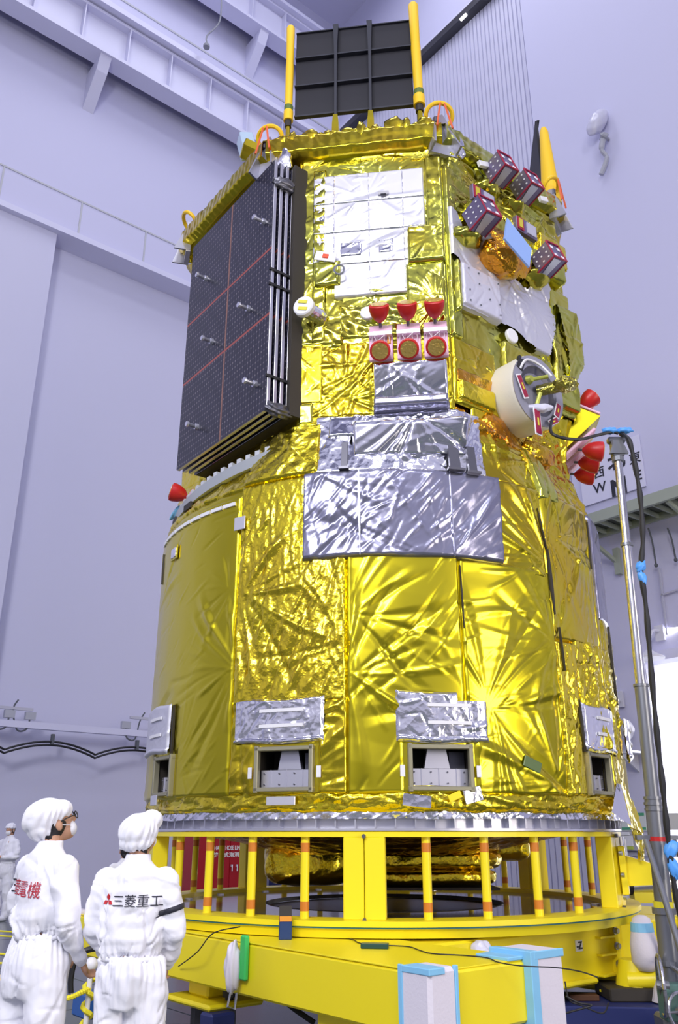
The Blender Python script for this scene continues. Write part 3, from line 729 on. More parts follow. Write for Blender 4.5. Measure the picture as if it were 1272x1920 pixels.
cone(-34, -15, 4.28, 4.80, GOLDC, 181, .028, 5, .05)
cone(20, 110, 4.27, 5.35, GOLD, 82, .018, 3.2, rl=[(45, 4.7, .05, .6), (62, 4.5, .04, .4)])
cone(110, 262, 4.27, 4.95, GOLD, 83, .014, 3, res=.05)
cone(-17.2, 21.8, 4.26, 4.88, SILV, 84, .018, 4.5, .035, rl=[(0, 4.9, .04, .5), (16, 4.3, .03, .4)], name='silver_shoulder', lab='crumpled silver sheet joining drum and upper body')
cone(-14, 17.5, 4.62, 4.86, SILVF, 85, .006, 2, .055, name='silver_shoulder', lab='smoother silver band along the upper edge of the shoulder')
cone(36, 43, 4.2, 4.75, OLIVE, 86, .006, 3, .05, name='shoulder_tape', lab='olive tape strip running down the right shoulder')
cone(30, 52, 4.70, 5.15, AMBER, 87, .03, 4, .012, name='shoulder_foil')
for (ph, z, w_) in ((-9.5, 4.42, .05), (13.5, 4.41, .09), (17.5, 4.40, .07)):
    m = mixw(np.array([z]))[0]; r = poly_r(np.array([ph]), AP)[0]*m+(1-m)*2.17+.06
    MB().bar(C3(ph, r+.03, z-.13), C3(ph, r-.01, z+.12), w_, .03).box(C3(ph, r+.05, z-.13), (w_*1.6, .05, .02), Matrix.Rotation(rad(ph), 3, 'Z')).to('hinge_bracket', DSTEEL, sc)
# face blankets
def face(k, u0, u1, z0, z1, mat, seed, amp=.012, f=4, off=.0, res=.0125, name='foil_blanket', rl=(), an=None, lab=None, kp=None, par=None, poly=None, foldw=.015, bulge=0, tilt=0, cr=(7, 0, PI, .22, .025, .35)):
    phi = PH[k]; n = np.array(nrm(phi)); t = np.array(tan_(phi)); O = np.array([CX, CY, 0]); W_ = u1-u0; H_ = z1-z0
    def fn(a, b):
        S = np.stack([u0+W_*a, z0+H_*b], -1)
        h = amp*.6*crink(S, f, seed, 5, aniso=an)+creases(S, cr[0]*W_*H_*10, seed+3, *cr[1:])+creases(S, cr[0]*W_*H_*24, seed+4, cr[1], cr[2], cr[3]*.4, cr[4]*.45, cr[5])
        for i, q in enumerate(rl): h = h+rays(S, q[:2], seed+5+i, *q[2:])
        e = edge(a, b, foldw/W_, foldw/H_)
        d = AP[k]+off+h*e+bulge*np.sin(PI*a)*np.sin(PI*b)+tilt*b*e-(1-e)*(off+.02)
        return O+n*d[:, None]+t*S[:, :1]+np.array([0, 0, 1.])*S[:, 1:]
    def kk(a, b):
        m = np.ones(len(a), bool)
        if poly is not None:
            X = u0+W_*a; Y = z0+H_*b; ins = np.zeros(len(a), bool); P_ = poly
            for i in range(len(P_)):
                x1, y1 = P_[i]; x2, y2 = P_[i-1]
                c = ((y1 > Y) != (y2 > Y)) & (X < (x2-x1)*(Y-y1)/(y2-y1+1e-12)+x1); ins ^= c
            m &= ins
        return m
    return grid_obj(name, max(4, int(W_/res)), max(4, int(H_/res)), fn, mat, par or sc, kk, lab)
for k in range(1, 7):
    a = CR[k-1]; b = CR[k]; t = tan_(PH[k]); vis = k in (1, 2)
    face(k, a.dot(t), b.dot(t), 5.30 if vis else 4.88, Z1, OLIVE, 90+k, .022 if vis else .012, 3.5, res=.014 if vis else .05, rl=[(.2, 6.9, .04, .5)] if vis else ())
fl, fr_ = CR[7].dot(tan_(PH[0])), CR[0].dot(tan_(PH[0]))
face(0, fl, fr_, 5.55, Z1, OLIVE, 100, .020, 4, rl=[(-.3, 5.8, .03, .4), (.7, 6.1, .05, .4)])
face(0, fl, .18, 4.86, 5.60, GOLD, 101, .009, 3, .006, rl=[(-.1, 5.05, .04, .5, 11), (.15, 5.4, .03, .4)])
face(0, .12, fr_, 4.86, 5.60, GOLD, 102, .009, 3, .006)
face(0, fl, -.28, 5.0, 5.62, GOLD, 103, .006, 3, .014)
face(0, fl+.01, -.36, 4.80, 5.02, OLIVE, 113, .006, 3, .02)
face(1, CR[0].dot(tan_(PH[1])), -.30, 4.95, 5.60, GOLD, 104, .006, 2.5, .012)
face(1, -.80, -.36, 4.98, 5.18, GOLDC, 109, .015, 3, .05)
face(1, -.82, -.30, 5.15, 5.30, AMBER, 110, .03, 5, .02)
face(7, CR[6].dot(tan_(PH[7])), CR[7].dot(tan_(PH[7])), 4.86, Z1, GOLDC, 105, .014, 4, res=.02)
# corner crumple between front and right faces, left pillar
face(0, -.40, -.26, 5.6, 7.55, OLIVE, 106, .016, 7, .03, an=np.array([1, .4])); face(0, .67, .84, 5.6, 7.60, OLIVE, 107, .012, 7, .025, an=np.array([1, .5]))
face(1, -.84, -.70, 5.6, 7.5, OLIVE, 108, .012, 5, .03, an=np.array([1, .5]))
face(0, -.15, .62, 5.62, 5.98, OLIVE, 111, .05, 6, .02, an=np.array([.5, 1.3])); face(0, -.5, -.1, 5.58, 5.9, OLIVE, 112, .04, 7, .02)
# silver sheet on the front face, split into tiles by tape lines
SP_ = [(-.40, 7.47), (.67, 7.47), (.67, 6.76), (.50, 6.76), (.50, 6.06), (-.18, 6.06), (-.18, 6.42), (-.40, 6.46)]
so = face(0, -.40, .67, 6.06, 7.47, SILVW, 120, .003, 2, .028, cr=(1.5, .5, .6, .2, .035, .22), name='silver_sheet', poly=SP_, res=.009, rl=[(.1, 7.2, .015, .3, 5)], lab='bright silver sheet on the front of the upper body')
for u in (-.19, .14, .46):
    z0 = 6.08 if u > -.15 and u < .46 else (6.5 if u < 0 else 6.1)
    face(0, u-.006, u+.006, z0, 7.45, SILV, 121, .002, 30, .040, res=.006, name='tape', par=so, foldw=.003)
for z in (7.12, 6.78, 6.42):
    face(0, -.39 if z > 6.5 else -.17, .66 if z > 6.77 else .49, z-.006, z+.006, SILV, 122, .002, 30, .040, res=.006, name='tape', par=so, foldw=.003)
for (u0, u1, z0, z1, sd) in ((-.17, .11, 6.46, 6.70, 5), (.18, .40, 6.47, 6.70, 8), (-.37, -.24, 6.88, 7.02, 9)):
    face(0, u0, u1, z0, z1, SILVF, 130+sd, .020, 5, .036, name='crease', par=so, foldw=.05, rl=[((u0+u1)/2, (z0+z1)/2, .03, .10, 5)])
plate(PH[0], 7.18, .10, .04, M('label_grey', (.45, .45, .5), .4), .045, a=2.03, u=.28); plate(PH[0], 7.16, .05, .02, TEXTD, .05, a=2.03, u=.28)
face(0, .48, .84, 6.33, 6.74, OLIVE, 123, .008, 2.5, .10, name='foil_box', foldw=.02, rl=[(.7, 6.6, .03, .2)])
face(0, .46, .82, 5.62, 6.36, OLIVE, 124, .025, 4.5, .06, name='foil_box', rl=[(.74, 5.95, .08, .3, 7)])
# tag and ring on the lower left of the sheet
plate(PH[0], 6.48, .20, .10, WHITE, .08, 'tag', .012, a=2.03, u=-.26, tilt=-.25, lab='white tag with an orange-red mark'); plate(PH[0], 6.48, .055, .045, M('orange_mark', (.85, .08, .02), .5), .088, 'tag_mark', .012, a=2.03, u=-.26, tilt=-.25)
face(0, -.38, -.12, 6.18, 6.46, OLIVE, 125, .02, 6, .06, name='foil_box')
MB().tube([FP(PH[0], 2.14, -.13+.045*sin(t_*PI/8), 6.30+.05*cos(t_*PI/8)) for t_ in range(17)], .010, 6).to('lifting_ring', STEEL, sc)
# flange: fat foil roll around the top
for k in range(8):
    A_ = {i: 2.03 for i in range(8)}; a, b = corner((k-1) % 8, A_), corner(k, A_); t = tan_(PH[k]); n = np.array(nrm(PH[k])); ta = np.array(t); ua, ub = a.dot(t)*1.02, b.dot(t)*1.02
    vis = k in (0, 1, 7, 2)
    def fn(u, v, n=n, ta=ta, ua=ua, ub=ub, k=k):
        s = ua+(ub-ua)*u; g = v*4
        # section: recess lip, outer face, top
        d = np.interp(g, [0, .8, 1.2, 2.6, 3.2, 4], [1.86, 2.06, 2.14, 2.12, 2.06, 1.80]); z = np.interp(g, [0, .8, 1.2, 2.6, 3.2, 4], [7.66, 7.70, 7.74, 7.93, 7.97, 7.97])
        S = np.stack([s, g*.1+k], -1); h = .012*crink(S, 3.5, 140+k)+.010*crink(S, 9, 150+k); z = z+.018*crink(S[:, :1]*1.0, 5, 160+k)*(g > 2)
        lim = np.tan(rad(22.5))*d*1.0; s2 = s*np.minimum(1, (d/2.03))
        return np.array([CX, CY, 0])+n*(d+h)[:, None]+ta*s2[:, None]+np.array([0, 0, 1.])*z[:, None]
    grid_obj('top_flange', 130 if vis else 30, 40 if vis else 10, fn, OLIVE if k in (1,) else GOLD, sc)
face(0, -.80, .82, 7.83, 7.99, GOLD, 191, .035, 5, .075, name='foil_band', an=np.array([1.6, .3]), cr=(16, 1.5, .4, .16, .03, .6), foldw=.02, lab='crumpled upright foil band along the front top edge')
# crumpled foil tabs along the front top edge of the flange
for i, (u, w_, h_) in enumerate(((-.42, .17, .10), (-.25, .1, .06), (-.05, .16, .07), (.08, .1, .13), (.22, .10, .08), (.40, .20, .15), (.52, .1, .12), (.70, .18, .11), (-.6, .1, .09))):
    P = FP(PH[0], 2.09, u, 7.93)
    link('foil_tab', lump(P, (w_/2, .035, h_), Matrix.Rotation(rad(PH[0]), 3, 'Z'), 170+i, .25, 24, 16), GOLD, sc)

# ---------------------------------------------------------------- solar wing stack on the left face
mS, ntS, bS = newmat('solar_cells')
tcs = ntS.nodes.new('ShaderNodeTexCoord')
sx = ntS.nodes.new('ShaderNodeSeparateXYZ'); ntS.links.new(tcs.outputs['UV'], sx.inputs[0])
def mth(op, a, b=None, c=None):
    n = ntS.nodes.new('ShaderNodeMath'); n.operation = op
    for i, v in enumerate((a, b, c)):
        if v is None: continue
        if isinstance(v, (int, float)): n.inputs[i].default_value = v
        else: ntS.links.new(v, n.inputs[i])
    return n.outputs[0]
def mixc(f, a, b):
    n = ntS.nodes.new('ShaderNodeMix'); n.data_type = 'RGBA'; ntS.links.new(f, n.inputs[0])
    for i, v in ((6, a), (7, b)):
        if isinstance(v, tuple): n.inputs[i].default_value = (*v, 1)
        else: ntS.links.new(v, n.inputs[i])
    return n.outputs[2]
U_, V_ = sx.outputs[0], sx.outputs[1]
def line(v, freq, width): return mth('LESS_THAN', mth('ABSOLUTE', mth('SUBTRACT', mth('FRACT', mth('MULTIPLY', v, freq)), .5)), width)
vl = line(U_, 36, .045); hl = line(V_, 42, .10)
dots = mth('MULTIPLY', line(U_, 36, .11), line(V_, 42, .12))
c0 = mixc(vl, (.010, .010, .024), (.07, .065, .10))
c1 = mixc(mth('MULTIPLY', hl, .25), c0, (.05, .05, .09))
c2 = mixc(dots, c1, (.22, .19, .20))
mid = mth('LESS_THAN', mth('ABSOLUTE', mth('SUBTRACT', U_, .52)), .008)
c3 = mixc(mth('MULTIPLY', mid, .7), c2, (.34, .15, .09))
r1 = mth('LESS_THAN', mth('ABSOLUTE', mth('SUBTRACT', V_, .355)), .0045); r2 = mth('LESS_THAN', mth('ABSOLUTE', mth('SUBTRACT', V_, .62)), .0045)
c4 = mixc(mth('MAXIMUM', r1, r2), c3, (.34, .07, .05))
ntS.links.new(c4, bS.inputs['Base Color']); bS.inputs['Roughness'].default_value = .3; bS.inputs['Metallic'].default_value = .1
PL = PH[7]-360
wing = []
UA, UB, ZA, ZB = -.56, 1.06, 4.88, 7.55
def wing_panel(a, front):
    n = nrm(PL)
    def fn(u, v): return np.array([list(FP(PL, a, UA+(UB-UA)*x, ZA+(ZB-ZA)*y)) for x, y in zip(u, v)])
    R = Matrix((tan_(PL), n, ZV)).transposed(); R = R if R.determinant() > 0 else Matrix((-tan_(PL), n, ZV)).transposed()
    mb = MB(); th = .034
    mb.box(FP(PL, a-th/2, (UA+UB)/2, (ZA+ZB)/2), (UB-UA, th, ZB-ZA), R, .003)
    o = mb.to('solar_panel', ALU if True else None, sc, 'folded solar panel of the stack on the left face')
    grid_obj('cell_face', 2, 2, lambda u, v: fn(u, v)+np.array(n)*.0035, mS, o, uv=True, sm=False)
    for z in (ZA+.12*2.67, ZA+.47*2.67, ZA+.53*2.67, ZA+.90*2.67): MB().box(FP(PL, a-th/2, UB+.002, z), (.02, .075, .025), R).to('edge_clip', BLACK, o)
    return o
for i in range(4): wing_panel(2.10-i*.066, i == 0)
R = Matrix((tan_(PL), nrm(PL), ZV)).transposed()
MB().box(FP(PL, 1.80, .29, 6.22), (1.64, .20, 2.7), R).to('wing_shade_plate', CORE, sc)  # near-black plate stands in for the shadow behind the panel stack
for z in (4.90, 7.3):
    link('hinge_bundle', lump(FP(PL, 1.98, UB+.0, z), (.06, .13, .06), R, int(z*10), .5, 30, 20), DSTEEL, sc)
def on_wing(px, py, a=2.10):
    m, q = ray(px, py); n = nrm(PL); Y = (a+CX*n.x+CY*n.y)/(m*n.x+n.y); return Vector((m*Y, Y, EYE+q*Y))
for (px, py) in ((496, 417), (388, 523), (468, 580), (399, 641), (480, 721), (371, 801)):
    p = on_wing(px, py); n = nrm(PL)
    o = MB().cone(p, p+n*.03, .035, .030, 12).cone(p+n*.03, p+n*.105, .020, .020, 12).cone(p+n*.105, p+n*.125, .030, .026, 12).to('hold_down_stud', ALU, sc, 'silver hold-down stud on the solar panel')
# curved rail with dark gaps at the drum's upper left rim
N = 60; mb = MB()
mb.rings([[C3(-100+76*k/N, r-.06*k/N, z+.25*(k/N)**1.5) for r, z in ((2.05, 4.30), (2.16, 4.30), (2.16, 4.40), (2.05, 4.40))] for k in range(N+1)])
rim = mb.to('rim_rail', M('rim_grey', (.42, .45, .48), .45, .3), sc)
for k in range(26):
    a = -98+k*2.85; kk_ = (a+100)/76; MB().box(C3(a, 2.10-.06*kk_, 4.425+.25*kk_**1.5), (.05, .09, .05), Matrix.Rotation(rad(a), 3, 'Z')).to('rim_tooth', M('rim_light', (.62, .64, .68), .45, .2), rim)
for a in (-70, -58): MB().box(C3(a, 2.14, 4.38), (.16, .02, .06), Matrix.Rotation(rad(a), 3, 'Z')).to('rim_slot', CORE, rim)
MB().prism([C3(-27, 2.10, 4.42), C3(-20, 2.10, 4.62), C3(-22, 2.10, 4.36)], nrm(-22)*.03).to('dark_gusset', CORE, sc)

# ---------------------------------------------------------------- red capped thrusters
CAPTOP = foil('cap_top_foil', (.9, .6, .15), .3, 40, .5, .01)
def cap(par, p, ax, r=.072, L=.15, tip=None):
    ax = Vector(ax).normalized()
    o = MB().lathe([(.014, 0), (.025, .01), (r*.62, L*.22), (r*.88, L*.5), (r, L*.8), (r, L), (r*.9, L+.008)], p, ax, 20).to('red_cap', RED, par, 'red protective cap', sm=False, autosm=True)
    MB().lathe([(.001, L+.007), (r*.80, L+.009), (r*.8, L+.014), (.001, L+.016)], p, ax, 16).to('cap_disc', CAPTOP, o)
    MB().cone(p-ax*.04, p+ax*.02, .013, .013, 8).to('nozzle_stem', DSTEEL, par)
    return o
def pad(par, c, x, y, w_, h_, t=.03, mat=None):
    x = Vector(x).normalized(); y = Vector(y).normalized(); z = x.cross(y)
    R = Matrix((x, z*-1, y)).transposed(); R = R if R.determinant() > 0 else Matrix((-x, -z, y)).transposed()
    return MB().box(c, (w_, t, h_), R, .006).to('pink_plate', mat or PINK, par, 'pink-filmed thruster mounting plate')
n0, t0 = nrm(PH[0]), tan_(PH[0])
for u in (.235, .475, .705):
    # upper row: plate tilted up, cap pointing up and out
    b = FP(PH[0], 2.16, u, 5.62); yv = (ZV*.45+n0*.9).normalized()
    pl = pad(sc, b, t0, (n0*-.55+ZV*.8), .20, .14, .025); MB().box(FP(PH[0], 2.19, u, 5.55), (.20, .06, .035), Matrix.Rotation(rad(PH[0]), 3, 'Z')).to('plate_edge', ALU, pl)
    cap(pl, FP(PH[0], 2.20, u, 5.665), (n0*.80+ZV*.70), .088, .15)
    # lower row: facing plate, cap pointing out and down
    pl2 = pad(sc, FP(PH[0], 2.14, u, 5.44), t0, ZV, .205, .24, .04)
    cap(pl2, FP(PH[0], 2.17, u+.0, 5.42), (n0*.8-ZV*.62), .088, .14)
    MB().tube([FP(PH[0], 2.18, u-.06, 5.56), FP(PH[0], 2.26, u-.03, 5.44), FP(PH[0], 2.2, u+.06, 5.56)], .004, 5).to('tie_cord', WHITE, pl2)
    for d in (-.07, -.03, .03, .07): MB().tube([FP(PH[0], 2.20, u+d, 5.55), FP(PH[0], 2.18, u+d*1.1, 5.48)], .003, 4).to('tie_cord', WHITE, pl)
plate(PH[0], 5.51, .03, .07, M('orange_mark2', (.85, .35, .02), .5), .135, 'orange_label', .01, a=2.03, u=.305)
face(0, .15, .80, 4.95, 5.30, SILVF, 141, .012, 2.5, .06, name='mirror_sheet', tilt=.10, cr=(5, .7, .5, .3, .04, .35), rl=[(.3, 5.25, .04, .4, 6)], lab='dark mirror-like silver sheet below the red caps', bulge=.02)
face(0, .15, .80, 4.86, 4.97, GREY, 142, .006, 4, .16, name='mirror_sheet_edge')
cone(-8, 17, 4.42, 4.76, SILVF, 143, .012, 2.5, .05, bul=.10, cr=(2, .3, .4, .4, .04, .3), name='silver_shoulder', rl=[(5, 4.8, .07, .5, 7)], lab='dark reflective fold of the silver shoulder')
# white discs
def disc(px, py, a, k, r, mat, h=.04, par=None, name='sensor_disc', lab=None):
    ph = PH[k]; m, q = ray(px, py); n = nrm(ph); Y = (a+CX*n.x+CY*n.y)/(m*n.x+n.y); p = Vector((m*Y, Y, EYE+q*Y))
    return p, MB().lathe([(r*.95, -.0), (r, .005), (r, h), (r*.9, h+.008)], p, n, 24).to(name, mat, par or sc, lab)
disc(690, 590, 2.12, 0, .065, WHITE, .03); disc(957, 632, 2.06, 1, .075, WHITE, .03)
p = FP(PH[0], 2.05, -.30, 5.86); q = p+(n0*.16+t0*-.12)
MB().cone(p, q, .07, .075, 16).to('sensor_stalk', SILV, sc)
o = MB().lathe([(.088, 0), (.096, .01), (.096, .05), (.085, .06)], q, (n0+t0*-.25), 28).to('round_sensor', WHITE, sc, 'round white capped sensor with yellow stickers')
for dz in (-.035, .035): MB().box(q+(n0+t0*-.25).normalized()*.064+ZV*dz, (.085, .008, .03), Matrix.Rotation(rad(PH[0])-.25, 3, 'Z') @ Matrix.Rotation(.3, 3, 'Y')).to('sticker', M('yellow_sticker', (.75, .70, .05), .5), o)

# ---------------------------------------------------------------- right face equipment
n1, t1 = nrm(PH[1]), tan_(PH[1])
P1 = [(-.83, 6.98), (-.74, 6.95), (-.62, 6.70), (-.30, 6.95), (-.2, 6.80), (-.05, 6.55), (.2, 6.5), (.5, 6.80), (.60, 6.6), (.58, 6.2), (.45, 5.85), (.30, 5.84), (-.05, 5.95), (-.74, 5.92), (-.74, 6.42), (-.83, 6.45)]
so1 = face(1, -.83, .60, 5.84, 7.0, SILVW, 200, .005, 2.5, .060, cr=(2.5, -.5, .6, .25, .03, .3), name='silver_sheet', poly=P1, res=.010, rl=[(0, 6.5, .03, .4), (.3, 6.3, .03, .3)], lab='silvery white sheet across the right face of the upper body')
pp = face(1, -.74, -.22, 5.93, 6.40, M('radiator_white', (.62, .62, .74), .35, .2), 201, .0005, 1, .085, name='radiator_plate', poly=[(-.74, 6.40), (-.70, 6.40), (-.22, 6.36), (-.22, 5.93), (-.74, 5.93)], lab='pale perforated radiator plate')
for i in range(4):
    for j in range(4):
        if (i+j) % 3 == 2: continue
        p = FP(PH[1], 2.12, -.66+i*.13, 5.99+j*.115); MB().cone(p, p+n1*.004, .008, .008, 8).to('rivet_hole', DARKL, pp)
face(1, -.78, -.20, 6.38, 6.42, OLIVE, 202, .004, 6, .06, name='foil_edge'); face(1, -.79, -.73, 5.86, 6.42, OLIVE, 203, .008, 6, .07, name='foil_edge')
face(1, .52, .86, 5.35, 6.70, OLIVE, 204, .02, 2.2, .06, name='side_flap', rl=[(.6, 6.2, .06, .4, 7)], lab='olive foil flap on the right edge of the upper body')
face(1, .50, .95, 5.55, 6.50, OLIVE, 209, .02, 2.0, .10, name='side_flap', poly=[(.60, 6.50), (.88, 6.5), (.95, 6.1), (.93, 5.9), (.72, 5.58), (.66, 5.6), (.70, 6.0)], rl=[(.8, 6.0, .05, .3, 7)])
face(1, -.2, .5, 5.42, 5.80, OLIVE, 205, .02, 3, .04, name='foil_blanket', rl=[(.35, 5.7, .05, .3)])
# orange lump with its blue cover
oo = face(1, -.55, .15, 6.40, 6.92, AMBER, 206, .03, 4, .16, name='orange_foil_dome', poly=[(-.53, 6.88), (-.05, 6.95), (.13, 6.75), (.0, 6.45), (-.2, 6.41), (-.4, 6.55)], bulge=.16, lab='orange crumpled foil dome')
link('orange_foil_dome', lump(FP(PH[1], 2.16, -.24, 6.60), (.26, .18, .18), Matrix.Rotation(rad(PH[1]), 3, 'Z'), 207, .12), AMBER, sc)
a = FP(PH[1], 2.44, -.50, 6.58); b = FP(PH[1], 2.44, -.18, 6.44)
up = Vector((-.0, -.02, 1)); tlt = (ZV*.95+n1*.25).normalized()
MB().prism([a-tlt*.04, b-tlt*.06, b+tlt*.12, a+tlt*.16], -n1*.02).to('blue_cover', M('pale_blue_sheet', (.30, .46, .90), .4, 0, (8, .2, .01)), sc, 'sky-blue square cover over the orange foil dome')
# camera and light boxes with red rims and drilled sides
def rbox(px, py, a, k=1, s=.17, yaw=0, lab='violet-grey equipment box with red rim and round holes', base=True):
    ph = PH[k]; m, q = ray(px, py); n = nrm(ph); Y = (a+CX*n.x+CY*n.y)/(m*n.x+n.y); p = Vector((m*Y, Y, EYE+q*Y))
    R = Matrix.Rotation(.62, 3, 'Z') @ Matrix.Rotation(-.30, 3, 'X') @ Matrix.Rotation(-.12, 3, 'Y')
    X, Yv, Z = R.col[0], R.col[1], R.col[2]
    o = MB().box(p, (s, s*1.15, s*1.15), R, .006).to('equipment_box', PURP, sc, lab)
    h = s/2
    mb = MB()
    for sg in (-1, 1):
        mb.bar(p-Yv*h*1.2+X*sg*h-Z*h*1.15, p-Yv*h*1.2+X*sg*h+Z*h*1.15, .014, .014); mb.bar(p-Yv*h*1.2-X*h+Z*sg*h*1.15, p-Yv*h*1.2+X*h+Z*sg*h*1.15, .014, .014)
        mb.bar(p+X*h*sg-Z*h*1.15-Yv*h*1.15, p+X*h*sg-Z*h*1.15+Yv*h*1.15, .012, .012)
    mb.to('red_rim', MAG, o)
    for i in range(3):
        for j in range(3):
            c = p-X*(h+.002)+Yv*(i-1)*s*.34+Z*(j-1)*s*.34; MB().cone(c, c-X*.004, .010, .010, 8).to('round_hole', WHITE, o)
            if i != 1 and j != 1:
                c = p-Yv*(h*1.16+.002)+X*(i-1)*s*.27+Z*(j-1)*s*.30-Z*s*.1; MB().cone(c, c-Yv*.004, .024, .024, 12).to('round_hole', WHITE, o)
    mb = MB().prism([p-Z*(h*1.17)-X*h*.9-Yv*h, p-Z*(h*1.17)+X*h*.2-Yv*h, p-Z*h*1.17+X*h*.2+Yv*h, p-Z*h*1.17-X*h*.5+Yv*h], -Z*.006); mb.to('baffle', ALU, o)
    MB().prism([p+Z*h*1.17-X*h*.2-Yv*h*.9, p+Z*h*1.17+X*h*.7-Yv*h*.9, p+Z*h*1.17+X*h*.7+Yv*h*.4, p+Z*h*1.17-X*h*.2+Yv*h*.4], Z*.005).to('lime_label', M('lime_label', (.6, .75, .03), .5), o)
    if base: link('box_mount', lump(p-n*.22-ZV*.12, (.16, .16, .09), Matrix.Rotation(rad(ph), 3, 'Z'), int(px), .25, 24, 16), OLIVE, sc)
    return o
rbox(938, 319, 2.25, s=.19); rbox(987, 352, 2.25, s=.19); rbox(903, 405, 2.30, s=.20); rbox(1028, 487, 2.30, s=.19)
def opened(px, py, a, lab):
    m, q = ray(px, py); n = n1; Y = (a+CX*n.x+CY*n.y)/(m*n.x+n.y); p = Vector((m*Y, Y, EYE+q*Y)); R = Matrix.Rotation(rad(PH[1]), 3, 'Z')
    o = MB().box(p, (.30, .05, .17), R, .004).to('window_unit', PURP, sc, lab)
    MB().box(p-t1*.10+n1*.03, (.09, .01, .14), R).to('red_rim', MAG, o); MB().box(p-t1*.10+n1*.036, (.05, .01, .10), R).to('lens_window', M('amber_lens', (.6, .5, .03), .3), o)
    MB().box(p+t1*.06+n1*.03, (.13, .01, .13), R).to('silver_patch', SILVW, o)
opened(905, 372, 2.2, 'violet frame with yellow window, upper one'); opened(985, 430, 2.2, 'violet frame with yellow window, lower one')
# dark crumpled foil in the recess under the flange on this face
face(1, -.8, .82, 7.0, 7.68, OLIVE, 207, .05, 4.5, .03, name='foil_blanket', rl=[(-.2, 7.4, .08, .4), (.4, 7.2, .06, .3)])
face(1, -.62, -.1, 6.92, 7.12, OLIVE, 208, .02, 4, .14, name='foil_box'); face(1, .2, .75, 6.75, 6.98, OLIVE, 210, .02, 4, .14, name='foil_box')
face(1, .42, .86, 6.98, 7.30, GOLDC, 211, .02, 4, .10, name='foil_box')
plate(PH[1], 7.62, .14, .06, WHITE, .15, 'white_block', .04, a=2.03, u=-.42, tilt=.35); plate(PH[1], 7.72, .12, .06, WHITE, .12, 'white_block', .04, a=2.03, u=.52, tilt=.35)
# docking ring
cz = FP(PH[1], 2.0, -.05, 5.21); axd = (n1*1.0+ZV*-.04).normalized()
dk = MB().lathe([(.34, 0), (.345, .26), (.335, .285)], cz, axd, 48, False).to('docking_ring', M('cream_band', (.72, .70, .62), .55, 0, (40, .2, .004)), sc, 'cream banded drum of the docking port', autosm=True)
MB().lathe([(.335, .28), (.335, .295), (.24, .295), (.235, .27)], cz, axd, 48, cap=False).to('grey_rim', M('rim_lav', (.34, .34, .42), .45, .3), dk, sm=False)
MB().lathe([(.24, .272), (.18, .25), (.18, .245), (.24, .262)], cz, axd, 40, cap=False).to('dark_groove', DSTEEL, dk)
MB().lathe([(.001, .25), (.19, .252), (.19, .24), (.001, .24)], cz, axd, 40).to('port_face', M('port_grey', (.26, .26, .34), .4, .2), dk)
fc = cz+axd*.26; side = axd.cross(ZV).normalized()*-1; upv = side.cross(axd)*-1
def pf(x, y, h=0.): return fc+t1*x+ZV*y+axd*h
MB().tube([pf(.02, .02), pf(.10, .03, .14), pf(.20, .05, .30)], [.05, .055, .04], 12).to('probe_boom', foil('green_gold_foil', (.40, .36, .06), .3, 22, .9, .02), dk, 'green-gold wrapped boom sticking out of the docking port', autosm=True)
link('probe_wrap', lump(pf(.14, .04, .22), (.12, .10, .07), Matrix.Rotation(rad(PH[1]), 3, 'Z') @ Matrix.Rotation(-.2, 3, 'Y'), 222, .2), MATS.get('x') or bpy.data.materials['green_gold_foil'], dk)
MB().lathe([(.02, 0), (.045, .02), (.03, .06)], pf(-.11, .08, 0), axd, 14).tube([pf(-.1, .08, .03), pf(0, .1, .15)], .018).tube([pf(0, -.02, .05), pf(-.01, -.14, .0)], .02).lathe([(.035, 0), (.03, .03)], pf(-.01, -.15, -.01), axd, 12).to('latch_arm', M('olive_latch', (.42, .45, .08), .4, .3), dk)
MB().tube(curve_pts([pf(-.24, .14, .04), pf(-.16, .25, .06), pf(0, .24, .08), pf(.05, .12, .15)]), .012, 6).to('white_harness', WHITE, dk)
MB().box(pf(-.22, .20, .03), (.08, .03, .14), Matrix.Rotation(rad(PH[1]), 3, 'Z') @ Matrix.Rotation(.4, 3, 'Y')).to('black_block', BLACK, dk)
def rtag(p, w_, h_, rot, lab=None):
    R = Matrix.Rotation(rad(PH[1]), 3, 'Z') @ Matrix.Rotation(rot, 3, 'Y')
    o = MB().box(p, (w_, .008, h_), R, .002).to('warning_tag', WHITE, sc, 'red remove-before-flight style tag with white border' if lab is None else lab)
    MB().box(p+axd*.005, (w_*.74, .006, h_*.88), R).to('tag_field', MAG, o); MB().box(p+axd*.009, (w_*.2, .004, h_*.28), R).to('tag_mark', M('yellow_sticker', (.75, .70, .05), .5), o)
rtag(pf(-.24, -.04, .05), .07, .23, -.4, 'red tag with white border on the port rim'); rtag(pf(-.09, -.34, .06), .09, .26, .0, 'red tag with white border hanging below the port'); rtag(pf(.22, -.13, .05), .07, .16, .35, 'red tag with white border on the right of the port rim'); rtag(pf(.13, -.27, .06), .06, .14, 1.0, 'small red tag under the port')
link('white_bag_tie', lump(pf(-.06, -.2, .06), (.12, .04, .04), None, 223, .3), M('plastic_wrap', (.80, .80, .95), .3), dk)
# blanket lumps around the port
for i, (u, z, r, mt) in enumerate(((-.35, 4.85, (.2, .1, .16), AMBER), (.25, 4.78, (.22, .1, .12), AMBER), (.30, 5.5, (.12, .1, .1), OLIVE), (-.62, 5.4, (.16, .07, .07), GOLDC), (-.55, 4.80, (.2, .1, .08), AMBER))):
    link('foil_lump', lump(FP(PH[1], 1.98, u, z), r, Matrix.Rotation(rad(PH[1]), 3, 'Z'), 230+i, .18), mt, sc)
